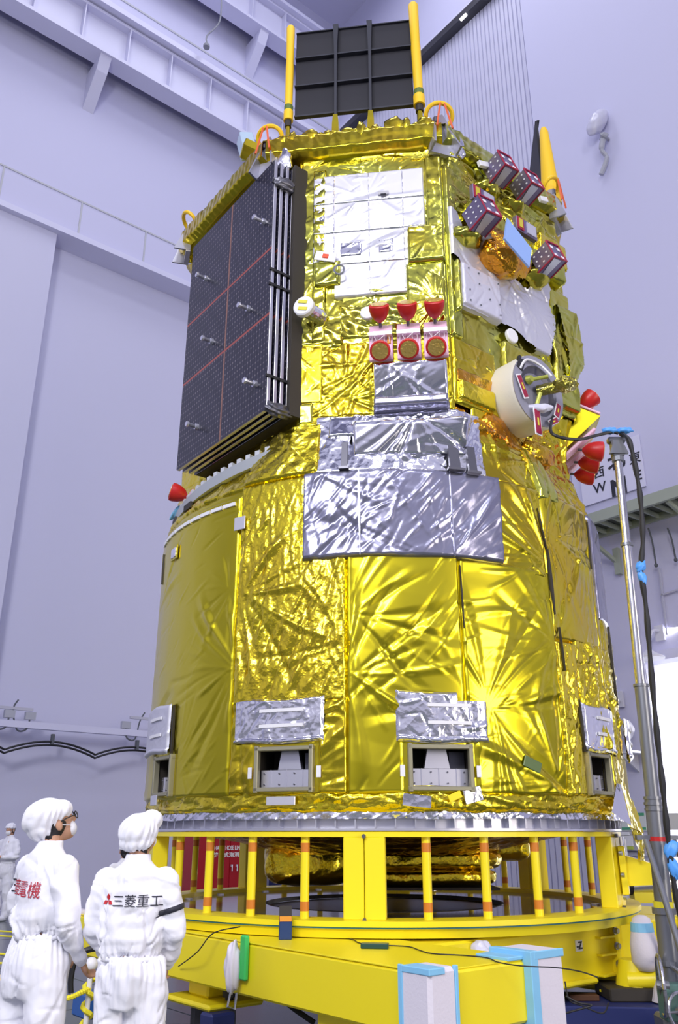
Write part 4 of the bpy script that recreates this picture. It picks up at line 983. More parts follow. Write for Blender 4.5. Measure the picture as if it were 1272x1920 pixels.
# right side thruster cluster, seen edge-on
n2, t2 = nrm(PH[2]), tan_(PH[2])
MB().prism([FP(PH[2], 1.80, -.78, 5.62), FP(PH[2], 2.27, -.78, 5.36), FP(PH[2], 1.85, -.78, 4.98)], t2*.55).to('thruster_wedge', GOLDF, sc, 'gold wedge carrying the side thrusters')
for j in range(3):
    u = -.66+j*.30
    pl = pad(sc, FP(PH[2], 2.08, u, 5.52), t2, (n2*.9-ZV*.5), .17, .46, .025); cap(pl, FP(PH[2], 2.12, u, 5.53), (n2*.85+ZV*.75), .095, .17)
    pl = pad(sc, FP(PH[2], 2.04, u, 5.10), t2, (n2*.75+ZV*.65), .17, .46, .03); cap(pl, FP(PH[2], 2.08, u, 5.06), (n2*.95-ZV*.15), .10, .19)
# left side red cap and blue wrap at the rim
pl = pad(sc, C3(-66, 2.02, 4.60), tan_(-66), ZV, .1, .14, .03); cap(pl, C3(-66, 2.06, 4.60), (nrm(-75)+ZV*.25), .09, .16)
link('blue_wrap', lump(C3(-70, 2.10, 4.50), (.13, .05, .035), Matrix.Rotation(rad(-40), 3, 'Z') @ Matrix.Rotation(-.4, 3, 'Y'), 240, .3), LBLUE, sc)

# ---------------------------------------------------------------- top equipment
DK = M('dark_grid', (.006, .006, .014), .6); DKR = M('dark_rib', (.018, .020, .035), .55)
YT = M('yellow_foam_tube', (.86, .55, .012), .5)
def grid_panel(k, u0, u1, zb, zt, a, ribs, lab):
    ph = PH[k]; R = Matrix.Rotation(rad(ph), 3, 'Z')
    o = MB().box(FP(ph, a, (u0+u1)/2, (zb+zt)/2), (u1-u0, .03, zt-zb), R, .004).to('grid_panel', DK, sc, lab)
    mb = MB()
    for j in (1/3, 2/3): mb.box(FP(ph, a+.03, (u0+u1)/2, zb+(zt-zb)*j), (u1-u0, .06, .016), R)
    mb.box(FP(ph, a+.02, (u0+u1)/2, zb), (u1-u0, .04, .02), R).box(FP(ph, a+.02, (u0+u1)/2, zt), (u1-u0, .03, .012), R); mb.to('cross_rib', DKR, o)
    for u in ribs:
        MB().rings([[FP(ph, a+d, u+s*w_, z) for s, d in ((-1, .02), (1, .02), (1, .085), (-1, .085))] for z, w_ in ((zt+.005, .028), (zt-.25, .018), (zt-.5, .013), (zb-.18, .012))]).to('long_rib', DKR, o)
        MB().rings([[FP(ph, a+d, u+s*w_, z) for s, d in ((-1, -.03), (1, -.03), (1, .10), (-1, .10))] for z, w_ in ((zb-.09, .022), (zb-.2, .032), (zb-.42, .038))]).to('rib_foot', GOLD, o)
    return o
gp = grid_panel(0, -.60, .60, 8.28, 9.43, 2.0, (-.175, .175), 'black three-by-three grid panel standing on top of the spacecraft')
def ytube(par, ph, a, u, zb, zt, tilt=0, r=.040, fat=True):
    P = [FP(ph, a, u+tilt*((z-zb)/(zt-zb)), z) for z in (zb, zb+.12, zb+.14, zb+(zt-zb)*.55, zb+(zt-zb)*.6, zt-.03, zt)]
    o = MB().tube(P, [r*1.15, r*1.15, r*.9, r*1.0, r*.92, r*1.05, r*.7], 14).to('foam_tube', YT, par, 'yellow foam-covered edge tube', sm=False, autosm=True)
    MB().tube([FP(ph, a, u, zb+.13), FP(ph, a, u, zb+.19)], r*1.06, 14).to('green_tape', M('olive_green_tape', (.10, .16, .03), .5), o)
    MB().tube([FP(ph, a, u, zb-.30), FP(ph, a, u, zb-.05)], r*.6, 10).to('tube_foot', GOLD, o)
    MB().tube([FP(ph, a, u, zb-.08), FP(ph, a, u, zb+.01)], r*.8, 10).to('dark_joint', CORE, o)
ytube(gp, PH[0], 2.06, -.655, 8.20, 9.50, .0, .042); ytube(gp, PH[0], 2.06, .655, 8.22, 9.62, -.02, .050)
gp2 = grid_panel(2, -.60, .60, 8.2, 9.35, 2.0, (), 'second black grid panel seen edge-on at the right of the top')
MB().tube([FP(PH[2], 2.06, -.66, z) for z in (7.95, 8.15, 8.5, 9.1, 9.16)], [.10, .11, .085, .05, .03], 16).to('foam_tube', YT, gp2, 'yellow cone-shaped foam cover on the edge of the right panel', sm=False, autosm=True)
# lifting brackets with yellow loops at the corners
AL2 = M('bracket_grey', (.42, .42, .50), .35, .6)
def lifter(k, z, ustr=(0,), rs=2.18, scale=1., facing=None):
    c0_ = corner(k, {i: 2.03 for i in range(8)}); d = Vector((c0_.x, c0_.y, 0)).normalized(); c = Vector((CX, CY, 0))+d*rs+ZV*z; s = Vector((-d.y, d.x, 0))
    mb = MB(); mb.prism([c-s*.13-ZV*.30, c+s*.15-ZV*.32, c+s*.07+ZV*.10, c+s*.02+ZV*.19, c-s*.08+ZV*.12], d*.05)
    mb.prism([c-s*.13-ZV*.30, c-s*.13-ZV*.30+d*.18, c-s*.08+ZV*.05+d*.07, c-s*.08+ZV*.05], s*.02)
    mb.prism([c+s*.13-ZV*.30, c+s*.13-ZV*.30+d*.18, c+s*.03+ZV*.05+d*.07, c+s*.03+ZV*.05], s*.02)
    o = mb.to('lifting_bracket', AL2, sc, 'grey lifting bracket on a top corner')
    L = []
    for j in range(23):
        t = -PI*.70+j*(PI*1.40)/22; L.append(c+ZV*(.20+.075*cos(t))+s*(.135*sin(t))+d*(.02+.08*cos(t)))
    MB().tube(L, .022, 8).to('yellow_loop', YT, o)
    MB().cone(c+ZV*.06-s*.05+d*.05, c+ZV*.12-s*.05+d*.05, .03, .03, 12).to('dark_bolt', DSTEEL, o)
    return c, d, s, o
for k, z in ((0, 7.90), (1, 7.93), (6, 7.92), (7, 7.83)):
    c, d, s, o = lifter(k, z)
    if k != 6:
        for q in (-1, 1): MB().tube([c+ZV*.27+s*.02*q+d*.11, c-ZV*.06+s*.08*q+d*.14], .010, 5).to('orange_strap', M('orange_strap', (.75, .14, .05), .5), o)
    link('silver_wrap', lump(c-ZV*.12+s*(.16 if k in (0, 1) else -.16)*(1 if k != 7 else -1)*(1 if k == 0 else 1), (.09, .06, .17), Matrix.Rotation(math.atan2(s.y, s.x), 3, 'Z') @ Matrix.Rotation(-.3, 3, 'Y'), 250+k, .2), SILV, sc)
# clear-wrapped box at the top left
q = at_Y(463, 275, 7.6)
o = MB().box(q, (.16, .2, .26), Matrix.Rotation(.3, 3, 'Z') @ Matrix.Rotation(-.25, 3, 'Y'), .01).to('clear_wrapped_box', M('pale_blue_film', (.48, .62, .80), .25, 0, (14, .4, .01)), sc, 'box wrapped in pale blue film at the top left edge')
MB().box(q+Vector((.10, -.02, -.12)), (.30, .22, .12), Matrix.Rotation(.3, 3, 'Z') @ Matrix.Rotation(.3, 3, 'Y'), .01).to('box_base', GOLD, o)

# ---------------------------------------------------------------- underside: engine section
def under(u, v):
    phi = 360*u; r = 1.96-1.08*v; z = 1.60-.22*v; S = cyl_pts(phi, r, z); return S+np.array([0, 0, 1.])*(.02*crink(S, 5, 300))[:, None]
grid_obj('underside_foil', 200, 30, under, AMBER, sc)
def tankfoil(c, r, seed, name='engine_foil'):
    mb = MB().ell((0, 0, 0), (1, 1, 1), None, 90, 50); me = mb.mesh(); n = len(me.vertices); a = np.empty(n*3); me.vertices.foreach_get('co', a); a = a.reshape(-1, 3)
    a = np.sign(a)*np.abs(a)**.55; a /= np.maximum(1, np.abs(a).max(0)); a = a*np.array(r)
    a = a*(1+.035*crink(a, 6, seed)+.02*crink(a, 14, seed+1))[:, None]; me.vertices.foreach_set('co', a.ravel()); me.transform(Matrix.Translation(Vector(c))); smooth(me); link(name, me, GOLDC, sc)
tankfoil((CX-.68, CY-.1, 1.31), (.40, .40, .20), 301); tankfoil((CX+.43, CY, 1.33), (.62, .5, .10), 302); tankfoil((CX+.40, CY-.02, 1.19), (.60, .5, .08), 303); tankfoil((CX+1.2, CY+.4, 1.42), (.22, .3, .12), 304)
MB().box((CX+.4, CY-.05, 1.10), (1.15, .9, .02)).to('engine_plate', CORE, sc)

# ================================================================== ring stand
ST = thing('ring_stand', 'yellow ring stand of banded round posts carrying the spacecraft', 'stand', (CX, CY, .9))
def ringm(prof, mat, name, n=120, par=None, lab=None):
    mb = MB(); prof = prof+[prof[0]]
    mb.rings([[C3(360*k/n, r, z) for k in range(n)] for r, z in prof], cap=False); return mb.to(name, mat, par or ST, lab)
ringm([(1.96, 1.525), (2.12, 1.525), (2.12, 1.56), (1.96, 1.56)], YEL, 'top_ring')
ringm([(1.94, .965), (2.22, .965), (2.22, 1.0), (1.94, 1.0)], YEL, 'base_ring')
ringm([(1.93, .895), (2.18, .895), (2.20, .955), (1.95, .955)], YEL, 'lower_flange')
ringm([(2.1, .955), (2.215, .955), (2.215, .966), (2.1, .966)], M('teal_gasket', (.02, .14, .16), .5), 'gasket')
PLT = M('polished_deck', (.30, .27, .22), .08, .55)
ringm([(1.07, .94), (1.96, .94), (1.96, .965), (1.07, .965)], PLT, 'deck_plate', lab='polished dark deck plate with a round opening')
ringm([(1.055, .935), (1.075, .935), (1.075, .968), (1.055, .968)], CORE, 'opening_rim')
MB().cone((CX, CY, .915), (CX, CY, .93), 1.08, 1.08, 64).to('well_shade_plate', M('well_shade_dark', (.035, .028, .018), .35), ST, 'dark recess inside the round deck opening')  # dark disc added to paint the darkness below the deck opening
for k in range(18):
    a = -100+k*20; MB().cone(C3(a, 1.86, .965), C3(a, 1.86, .975), .035, .035, 12).to('deck_bolt', ALU, ST)
COLS = [-6.4, 60.5, -72.5, 127, -139, 173]
for k in range(30):
    a = -6.4+12*k
    aa = (a+180) % 360-180
    if any(abs((aa-c+180) % 360-180) < 8 for c in COLS): continue
    p = C3(a, 2.06, 1.0)
    o = MB().cone(p, p+ZV*.53, .0315, .0315, 18, False).to('post', YEL, ST, sm=False, autosm=True)
    for z in (.075, .455): MB().cone(p+ZV*(z-.03), p+ZV*(z+.03), .0325, .0325, 18).to('orange_band', ORB, o, 'orange band', autosm=True)
for c in COLS:
    n, t = nrm(c), tan_(c); R = Matrix.Rotation(rad(c), 3, 'Z')
    for s in (-1, 1):
        o = MB().box(C3(c, 2.055, 1.262)+t*s*.074, (.143, .13, .525), R, .006).to('split_column', YEL, ST)
    for z in (1.0, 1.53): MB().cone(C3(c, 2.12, z), C3(c, 2.145, z), .014, .014, 10).to('column_bolt', DSTEEL, ST)
# hooked outrigger bracket on the right column
c = 46; n, t = nrm(c), tan_(c); o_ = C3(62, 2.14, 1.27)
n3 = Vector((.93, -.36, 0)).normalized(); t = Vector((.36, .93, 0))
MB().box(C3(62, 2.15, 1.27), (.05, .16, .36), Matrix.Rotation(rad(-20), 3, 'Z'), .005).prism([o_+ZV*.12-t*.02, o_+n3*.30+ZV*.03-t*.02, o_+n3*.30-ZV*.10-t*.02, o_-ZV*.12-t*.02], t*.14).to('bracket_arm', YEL, ST)
MB().tube([o_+n3*.30+t*.05-ZV*.03, o_+n3*.36+t*.05-ZV*.03], .03, 12).tube([o_+n3*(.38)+t*.05+ZV*(-.03)+ZV*.045*cos(j*PI/6)+n3*.03*sin(j*PI/6) for j in range(13)], .012, 6).to('shackle', STEEL, ST)
for z in (-.16, .0, .16): MB().cone(C3(57, 2.17, 1.24+z), C3(57, 2.195, 1.24+z), .018, .018, 8).to('column_bolt', STEEL, ST)
MB().cone(C3(69, 2.10, 1.38), C3(69, 2.10, 1.52), .045, .045, 14).cone(C3(72, 2.14, 1.36), C3(72, 2.14, 1.5), .02, .02, 10).to('guide_pin', STEEL, ST)

# ================================================================== transport frame
A0 = Vector((.46, 4.82, 0)); VF = Vector((-.64, .77, 0)).normalized(); UF = Vector((.77, .64, 0)).normalized()
RFm = Matrix((UF, VF, ZV)).transposed()
FR = thing('transport_frame', 'heavy yellow beam frame under the ring stand', 'frame', A0+UF*2.2+VF*2.6)
def beam(u0, u1, v0, v1, z0=.575, z1=.88, name='beam', mat=YEL, par=None, bev=.015):
    return MB().box(A0+UF*(u0+u1)/2+VF*(v0+v1)/2+ZV*(z0+z1)/2, (abs(u1-u0), abs(v1-v0), z1-z0), RFm, bev).to(name, mat, par or FR)
beam(0, .85, 0, 4.4); beam(.85, 3.9, .85, 1.5, .52, .878); beam(.8, 3.9, 3.45, 4.15, .56, .878); beam(3.9, 4.7, .0, 4.6); beam(4.7, 7.0, .8, 1.45, .50, .86)
beam(.0, .85, 0.01, 4.39, .88, .888, 'top_plate', bev=.002)
# joint plates with stiffeners on the near cross beam
ju = 2.87
beam(ju, ju+.05, .79, 1.5, .40, .90, 'joint_plate'); beam(ju+.055, ju+.105, .79, 1.5, .40, .90, 'joint_plate')
for z in (.80, .68, .54, .44): beam(ju-.20, ju, .80, .86, z-.008, z+.008, 'stiffener', bev=.002)
for z in (.84, .735, .61, .48):
    p = A0+UF*(ju-.01)+VF*.80+ZV*z; MB().cone(p, p-VF*.035, .020, .020, 6).cone(p, p-VF*.012, .028, .028, 12).to('bolt', STEEL, FR)
beam(1.6, 2.6, .80, .86, .50, .54, 'lower_lip'); beam(3.0, 3.6, .82, .86, .50, .53, 'lower_lip')
me = place_me(text_me('-Z', .07, .002, bold=.002), A0+UF*2.45+VF*.842+ZV*.76, UF, ZV)
o = MB().box(A0+UF*2.45+VF*.847+ZV*.76, (.085, .006, .075), RFm).to('label_plate', WHITE, FR); link('lettering', me, TEXTD, o)
# legs and boxes below
beam(.15, .40, 2.35, 2.62, .46, .58, 'leg'); beam(.02, .48, 2.12, 2.75, .42, .46, 'foot_plate'); beam(.1, .7, .55, 1.05, .42, .58, 'under_box')
p = A0+UF*.25+VF*2.22; MB().cone(p+ZV*.46, p+ZV*.57, .03, .03, 12).cone(p+ZV*.48, p+ZV*.53, .05, .05, 12).to('shock_cylinder', BLACK, FR, autosm=True)
beam(4.0, 4.5, 1.0, 1.3, .1, .58, 'leg'); beam(4.0, 4.5, 3.6, 3.9, .1, .58, 'leg'); beam(.2, .5, 3.7, 4.0, .28, .58, 'leg')
t = thing('caster_unit', 'dark round caster with blue body under the near left frame leg', 'caster', A0+UF*.3+VF*2.5)
MB().cone(A0+UF*.3+VF*2.5+ZV*.02, A0+UF*.3+VF*2.5+ZV*.42, .17, .16, 24).to('wheel', BLACK, t); beam(.0, .2, 2.05, 2.2, .30, .42, 'blue_body', NAVY, t)
t = thing('caster_unit', 'dark round caster with blue body between the two standing people in white', 'caster', A0+UF*.35+VF*3.85)
MB().cone(A0+UF*.35+VF*3.85+ZV*.02, A0+UF*.35+VF*3.85+ZV*.25, .19, .17, 24).to('wheel', BLACK, t); beam(.0, .3, 3.95, 4.25, .12, .30, 'blue_body', M('mid_blue', (.03, .12, .40), .4), t)
for (u, v) in ((4.25, 1.15), (4.25, 3.75)): MB().cone(A0+UF*u+VF*v, A0+UF*u+VF*v+ZV*.10, .17, .17, 20).to('foot', BLACK, FR)
# black bent hoses under the frame and hose loop at the left
for k, (pts, r, lab) in enumerate((
    ([at_Y(590, 1918, 6.6), at_Y(538, 1880, 6.6), at_Y(545, 1868, 6.6), at_Y(600, 1868, 6.6), at_Y(650, 1872, 6.6)], .018, 'black bent bar under the long yellow beam'),
    ([at_Y(133, 1862, 7.2), at_Y(133, 1835, 7.2), at_Y(142, 1800, 7.2), at_Y(165, 1781, 7.2), at_Y(215, 1777, 7.3), at_Y(240, 1800, 7.4)], .022, 'thick black hose arching between the two people in white'),
    ([at_Y(1060, 1840, 6.2), at_Y(1068, 1875, 6.2), at_Y(1090, 1885, 6.3), at_Y(1130, 1900, 6.3), at_Y(1142, 1880, 6.3)], .005, 'thin black wire looping below the joint plate'),
    ([at_Y(1060, 1900, 6.0), at_Y(1085, 1893, 6.0), at_Y(1110, 1885, 6.0), at_Y(1085, 1880, 6.0), at_Y(1062, 1868, 6.0)], .006, 'tangled black wire by the padded corner'),
    ([at_Y(335, 1812, 6.70), at_Y(370, 1785, 6.35), at_Y(400, 1750, 6.28), at_Y(450, 1744, 6.15)+ZV*.02], .004, 'thin dark wire running down the front of the long yellow beam'),
    )):
    pts = curve_pts(pts); tag(MB().tube(pts, r, 8).to('hose' if r > .01 else 'wire', BLACK, origin=pts[0], autosm=True), lab, 'hose' if r > .01 else 'wire')
pts = [A0+UF*(.55+.06*sin(k*1.7))+VF*(2.7-k*.16)+ZV*.893 for k in range(22)]
tag(MB().tube(curve_pts(pts, 4), .0035, 6).to('wire', BLACK, origin=pts[0]), 'thin dark wire lying along the top of the long yellow beam', 'wire')
# foam corner wraps
def wrap(u0, u1, v0, v1, z0, z1, lab, edges):
    t = thing('corner_wrap', lab, 'padding', A0+UF*(u0+u1)/2+VF*(v0+v1)/2+ZV*z0, 'foam wraps on the beam corners')
    c = A0+UF*(u0+u1)/2+VF*(v0+v1)/2+ZV*(z0+z1)/2
    MB().box(c, (u1-u0, v1-v0, z1-z0), RFm, .02).to('foam', FOAM, t)
    for e in edges:
        (a0, a1, b0, b1, c0, c1) = e
        MB().box(A0+UF*(a0+a1)/2+VF*(b0+b1)/2+ZV*(c0+c1)/2, (a1-a0, b1-b0, c1-c0), RFm, .004).to('blue_tape', LBLUE, t, 'light blue tape')
wrap(-.03, .17, -.03, .19, .50, .905, 'white foam wrap with blue tape on the nearest beam corner',
     [(-.036, -.02, .165, .20, .50, .91), (.155, .18, -.035, -.01, .50, .91), (-.036, .08, -.036, .17, .875, .908)])
wrap(.78, 1.05, -.05, .25, .46, .925, 'white foam wrap with blue tape on the beam corner nearer the mast',
     [(.75, .815, -.055, .25, .46, .93), (.78, 1.052, -.056, -.045, .885, .928), (.62, .78, .0, .24, .885, .905)])
wrap(-.03, .10, 4.25, 4.43, .56, .92, 'light blue wrap on the far end of the long yellow beam', [(-.032, .104, 4.245, 4.43, .60, .86)])
# things on the beam
q = A0+UF*.28+VF*1.62+ZV*.888
t = thing('blue_box', 'small dark blue box with a slanted orange top standing on the long beam', 'box', q)
Rb = Matrix.Rotation(.1, 3, 'Z')
MB().box(q+ZV*.055, (.085, .09, .11), Rb, .004).to('body', M('deep_blue', (.015, .045, .17), .4), t)
MB().prism([q+Rb @ Vector((-.04, -.045, .11)), q+Rb @ Vector((.04, -.045, .11)), q+Rb @ Vector((.04, .035, .19)), q+Rb @ Vector((-.04, .035, .19))], Rb @ Vector((0, .012, 0))).to('orange_face', M('orange_face', (.72, .28, .02), .45), t)
MB().prism([q+Rb @ Vector((-.0415, -.04, .11)), q+Rb @ Vector((-.0415, .045, .11)), q+Rb @ Vector((-.0415, .045, .20)), q+Rb @ Vector((-.0415, .035, .20))], Rb @ Vector((.083, 0, 0))).to('back', CORE, t)
q = A0+UF*.42+VF*.88+ZV*.888
tag(MB().box(q+ZV*.015, (.17, .07, .03), Matrix.Rotation(-.15, 3, 'Z'), .004).to('dark_green_case', M('dark_green', (.01, .06, .06), .3), origin=q), 'flat dark green case lying on the long beam near the padded corner', 'case')
q = A0+VF*1.72+UF*-.04+ZV*.80
t = thing('film_wrapped_lug', 'lifting lug wrapped in white film and bright green tape on the long yellow beam', 'lug', q)
link('white_film', lump(q+ZV*-.06-UF*.02, (.055, .05, .15), None, 401, .25), FOAM, t)
MB().box(q+UF*.015-VF*.075+ZV*.0, (.035, .07, .26), RFm, .01).to('green_tape', GREEN, t, 'bright green tape')
MB().tube([q-UF*.03+ZV*(-.2), q-UF*.05+ZV*-.28, q-UF*.02+ZV*-.29-VF*.04, q-UF*.01+ZV*-.2-VF*.04], .008, 6).to('loop', STEEL, t)
q = A0+UF*1.30+VF*.80+ZV*.80
tag(link('wrapped_bundle', lump(q, (.08, .06, .08), None, 402, .2), M('plastic_wrap', (.80, .80, .95), .3), None, None, q), 'small blue and clear plastic bundle behind the padded corner', 'bundle')

# ================================================================== telescopic mast
m0 = Vector((.3562*6.5, 6.5, 0)); MS = M('mast_grey', (.22, .23, .26), .38, .6); MS2 = M('mast_bright', (.50, .50, .56), .25, .9)
mz = lambda z: m0+Vector((-.055+.026*z, 0, z))
T = thing('telescopic_mast', 'tall grey telescopic tripod mast beside the spacecraft', 'mast', m0)
def msec(z0, z1, r, mat): MB().cone(mz(z0), mz(z1), r, r, 20).to('mast_section', mat, T, autosm=True)
msec(.25, 1.02, .066, MS); msec(1.02, 1.78, .060, MS); msec(1.78, 2.62, .050, MS); msec(2.62, 3.78, .040, MS2); msec(3.74, 4.60, .033, MS2)
for z, r, h in ((1.02, .082, .04), (.70, .085, .03), (1.74, .068, .02), (1.78, .066, .02), (1.70, .066, .02), (2.60, .058, .02), (3.74, .05, .025)):
    MB().cone(mz(z), mz(z+h), r, r, 20).to('collar', MS, T)
MB().cone(mz(1.06), mz(1.10), .068, .068, 20).to('yellow_tape', YROPE, T); MB().cone(mz(1.495), mz(1.525), .0615, .0615, 20).to('red_tape', RED, T)
MB().cone(mz(4.50), mz(4.54), .05, .05, 16).box(mz(4.62), (.10, .08, .16), None, .01).box(mz(4.70), (.15, .07, .05), None, .01).prism([mz(4.56)+Vector((-.08, -.05, 0)), mz(4.56)+Vector((.08, -.05, 0)), mz(4.64)+Vector((.05, -.05, 0)), mz(4.64)+Vector((-.05, -.05, 0))], (0, .03, 0)).to('mast_head', MS, T)
MB().bar(mz(1.52)-Vector((.15, 0, 0)), mz(1.52)+Vector((.2, 0, 0)), .05, .03).to('brace_clamp', MS, T)
for d in (Vector((-.02, -.96, 0)), Vector((.95, .25, 0)), Vector((.1, 1.0, 0))):
    a = mz(1.5)+d*.07+Vector((-.1 if d.y < 0 else .06, 0, 0)); b = m0+d*(1.15 if d.y < 0 else .7)+ZV*.03-Vector((.14 if d.y < 0 else 0, 0, 0))
    o = MB().tube([a, b], .021, 12).to('leg', MS, T, autosm=True); MB().tube([mz(.70), a*.45+b*.55], .016, 8).to('stay', MS2, T)
    MB().cone(b-ZV*.03, b+ZV*.01, .05, .045, 14).to('rubber_foot', BLACK, o)
MB().box(mz(.24), (.22, .22, .34), None, .02).to('base_housing', MS, T)
def wheel(c, r, ax, name='hand_wheel'):
    ax = Vector(ax).normalized(); t = ax.cross(ZV).normalized(); u = t.cross(ax)
    o = MB().tube([c+t*r*cos(k*PI/16)+u*r*sin(k*PI/16) for k in range(33)], .012, 8).to(name, MS2, T, 'bright hand wheel')
    mb = MB().cone(c-ax*.03, c+ax*.05, .03, .03, 12)
    for k in range(3): mb.tube([c, c+t*r*cos(k*2.1)+u*r*sin(k*2.1)], .009, 6)
    mb.to('spoke', MS, o)
wheel(m0+Vector((-.07, -.22, .46)), .11, (0.35, -.9, .1)); wheel(m0+Vector((-.16, -.14, .60)), .18, (.95, -.22, 0))
MB().box(m0+Vector((-.06, -.1, .50)), (.20, .14, .22), None, .01).to('gear_box', M('green_grey', (.10, .20, .18), .5), T)
# cables from the port to the mast top and down
P = [fc+t1*.22-ZV*.15, at_Y(1035, 812, 6.35), at_Y(1080, 824, 6.35), at_Y(1120, 816, 6.4), at_Y(1148, 810, 6.42), mz(4.74)+Vector((0, -.06, 0))]
P = curve_pts(P); tag(MB().tube(P, .014, 8).to('cable', BLACK, origin=P[-1]), 'black cable strung from the docking port to the mast head', 'cable')
Y6 = 6.35
P = [mz(4.74)+Vector((.03, -.05, 0)), at_Y(1180, 826, Y6), at_Y(1193, 880, Y6), at_Y(1202, 940, Y6), at_Y(1206, 1010, Y6), at_Y(1203, 1070, Y6), at_Y(1212, 1140, Y6), at_Y(1221, 1250, Y6), at_Y(1232, 1370, Y6), at_Y(1243, 1470, Y6), at_Y(1252, 1560, Y6), at_Y(1262, 1640, Y6), at_Y(1276, 1720, Y6), at_Y(1290, 1800, Y6), Vector((2.55, Y6-.1, .05))]
P = curve_pts(P); Lr = [.020+.004*sin(i*.9) for i in range(len(P))]
CB = thing('cable', 'thick black cable hanging down the right side of the mast', 'cable', P[0])
MB().tube(P, Lr, 8).to('cable_run', BLACK, CB, autosm=True)
for (px, py, s) in ((1204, 1074, .09), (1262, 1612, .11)):
    c = at_Y(px, py, Y6); mb = MB()
    link('blue_tape', lump(c+ZV*s*.6, (s*.42, s*.3, s*.6), Matrix.Rotation(.5, 3, 'Y'), int(px), .35, 20, 14), M('vivid_blue_wrap', (.10, .38, .95), .4), CB); link('blue_tape', lump(c-ZV*s*.5, (s*.35, s*.3, s*.65), Matrix.Rotation(-.2, 3, 'Y'), int(px)+1, .35, 20, 14), MATS['vivid_blue_wrap'], CB)
for dx in (-.07, .06): link('blue_tape', lump(mz(4.76)+Vector((dx, -.07, 0)), (.07, .04, .03), None, 77, .35, 20, 14), MATS['vivid_blue_wrap'], CB)
# jack unit with wrapped cone and navy base
jb = Vector((2.15, 7.55, 0))
T = thing('support_jack', 'yellow support jack in a white and blue film wrap on a navy base plate', 'jack', jb)
MB().box(jb+Vector((-.25, -.45, .20)), (.95, .6, .40), Matrix.Rotation(-.1, 3, 'Z'), .01).to('base_block', NAVY, T)
MB().box(jb+Vector((.05, -.40, .445)), (.45, .4, .09), None, .01).to('black_body', CORE, T)
MB().cone(jb+Vector((.08, -.42, .48)), jb+Vector((.08, -.42, .66)), .15, .11, 20).cone(jb+Vector((.0, -.5, .53)), jb+Vector((.28, -.6, .55)), .06, .06, 12).to('yellow_body', YEL, T, autosm=True)
me = MB().lathe([(.06, .60), (.10, .66), (.10, .78), (.08, .88), (.065, .95), (.03, .97)], jb+Vector((.13, -.55, 0)), (0, 0, 1), 24).mesh(); smooth(me); link('film_wrap', me, FOAM, T)
MB().cone(jb+Vector((.13, -.55, .86)), jb+Vector((.13, -.55, .92)), .086, .08, 20).to('blue_tape', LBLUE, T)
MB().lathe([(.12, 0), (.02, .34)], jb+Vector((.24, -.62, .41)), (0, 0, 1), 14).to('film_wrap', FOAM, T)
MB().box(jb+Vector((-.35, -.5, .42)), (.22, .1, .04), None, .005).to('brown_block', M('brown', (.10, .04, .015), .6), T)

# ================================================================== rope barrier on the left
def chain(P, r, lab, n=6):
    P = curve_pts(P, n); rr = [r*(1.15 if i % 2 else .8) for i in range(len(P))]
    tag(MB().tube(P, rr, 7).to('barrier_rope', YROPE, origin=P[0]), lab, 'rope', 'yellow barrier ropes')
st = Vector((-1.72, 6.55, 0))
S_ = thing('barrier_post', 'white ball-topped barrier post with yellow rope wound round it', 'post', st)
MB().cone(st+ZV*.03, st+ZV*.66, .018, .018, 12).cone(st, st+ZV*.03, .16, .15, 24).to('pole', WHITE, S_); MB().ell(st+ZV*.70, (.045, .045, .045)).to('ball', WHITE, S_, autosm=True)
MB().tube([st+ZV*(.62-.018*k)+Vector((.035*cos(k), .035*sin(k), 0)) for k in range(20)], .016, 6).to('rope_coil', YROPE, S_)
chain([st+ZV*.55, at_Y(150, 1862, 6.45), at_Y(125, 1872, 6.4), at_Y(60, 1885, 6.3), at_Y(12, 1852, 6.2), at_Y(-15, 1815, 6.2)], .017, 'thick twisted yellow rope sagging between the barrier post and the photo edge', 10)
for k, (y0, y1, Y) in enumerate(((1744, 1748, 11), (1753, 1757, 10.8), (1788, 1790, 9), (1806, 1806, 8.8))):
    chain([at_Y(-30, y0, Y), at_Y(40, y1, Y), at_Y(110, y1+2, Y), at_Y(170, y1+2, Y)], .010, 'thin yellow barrier rope on the far left, %s' % ['topmost of four', 'second of four from the top', 'third of four from the top', 'lowest of four'][k], 3)

# ================================================================== people
def shells_to_mesh(mb, voxel, smooth_it=3):
    me = mb.mesh(); o = bpy.data.objects.new('tmp', me); COL.objects.link(o)
    m = o.modifiers.new('r', 'REMESH'); m.mode = 'VOXEL'; m.voxel_size = voxel
    s = o.modifiers.new('s', 'SMOOTH'); s.factor = .5; s.iterations = smooth_it
    dg = bpy.context.evaluated_depsgraph_get(); r = bpy.data.meshes.new_from_object(o.evaluated_get(dg))
    bpy.data.objects.remove(o); return r
def displace(me, fn):
    n = len(me.vertices); a = np.empty(n*3); me.vertices.foreach_get('co', a); a = a.reshape(-1, 3)
    nm = np.empty(n*3); me.vertex_normals.foreach_get('vector', nm); nm = nm.reshape(-1, 3)
    a = a+nm*fn(a)[:, None]; me.vertices.foreach_set('co', a.ravel()); me.update(); smooth(me); return me
def limb(mb, pts, rs, n=14):
    P = [Vector(p) for p in pts]
    for i in range(len(P)-1):
        if (P[i+1]-P[i]).length > .004: mb.cone(P[i], P[i+1], rs[i], rs[i+1], n)
    for p, r in zip(P, rs): mb.ell(p, (r, r, r), None, n, 8)
def torso(mb, rings, n=28):
    mb.rings([[Vector((cx+rx*cos(2*PI*k/n), cy+ry*sin(2*PI*k/n), z)) for k in range(n)] for z, rx, ry, cy, cx in rings])
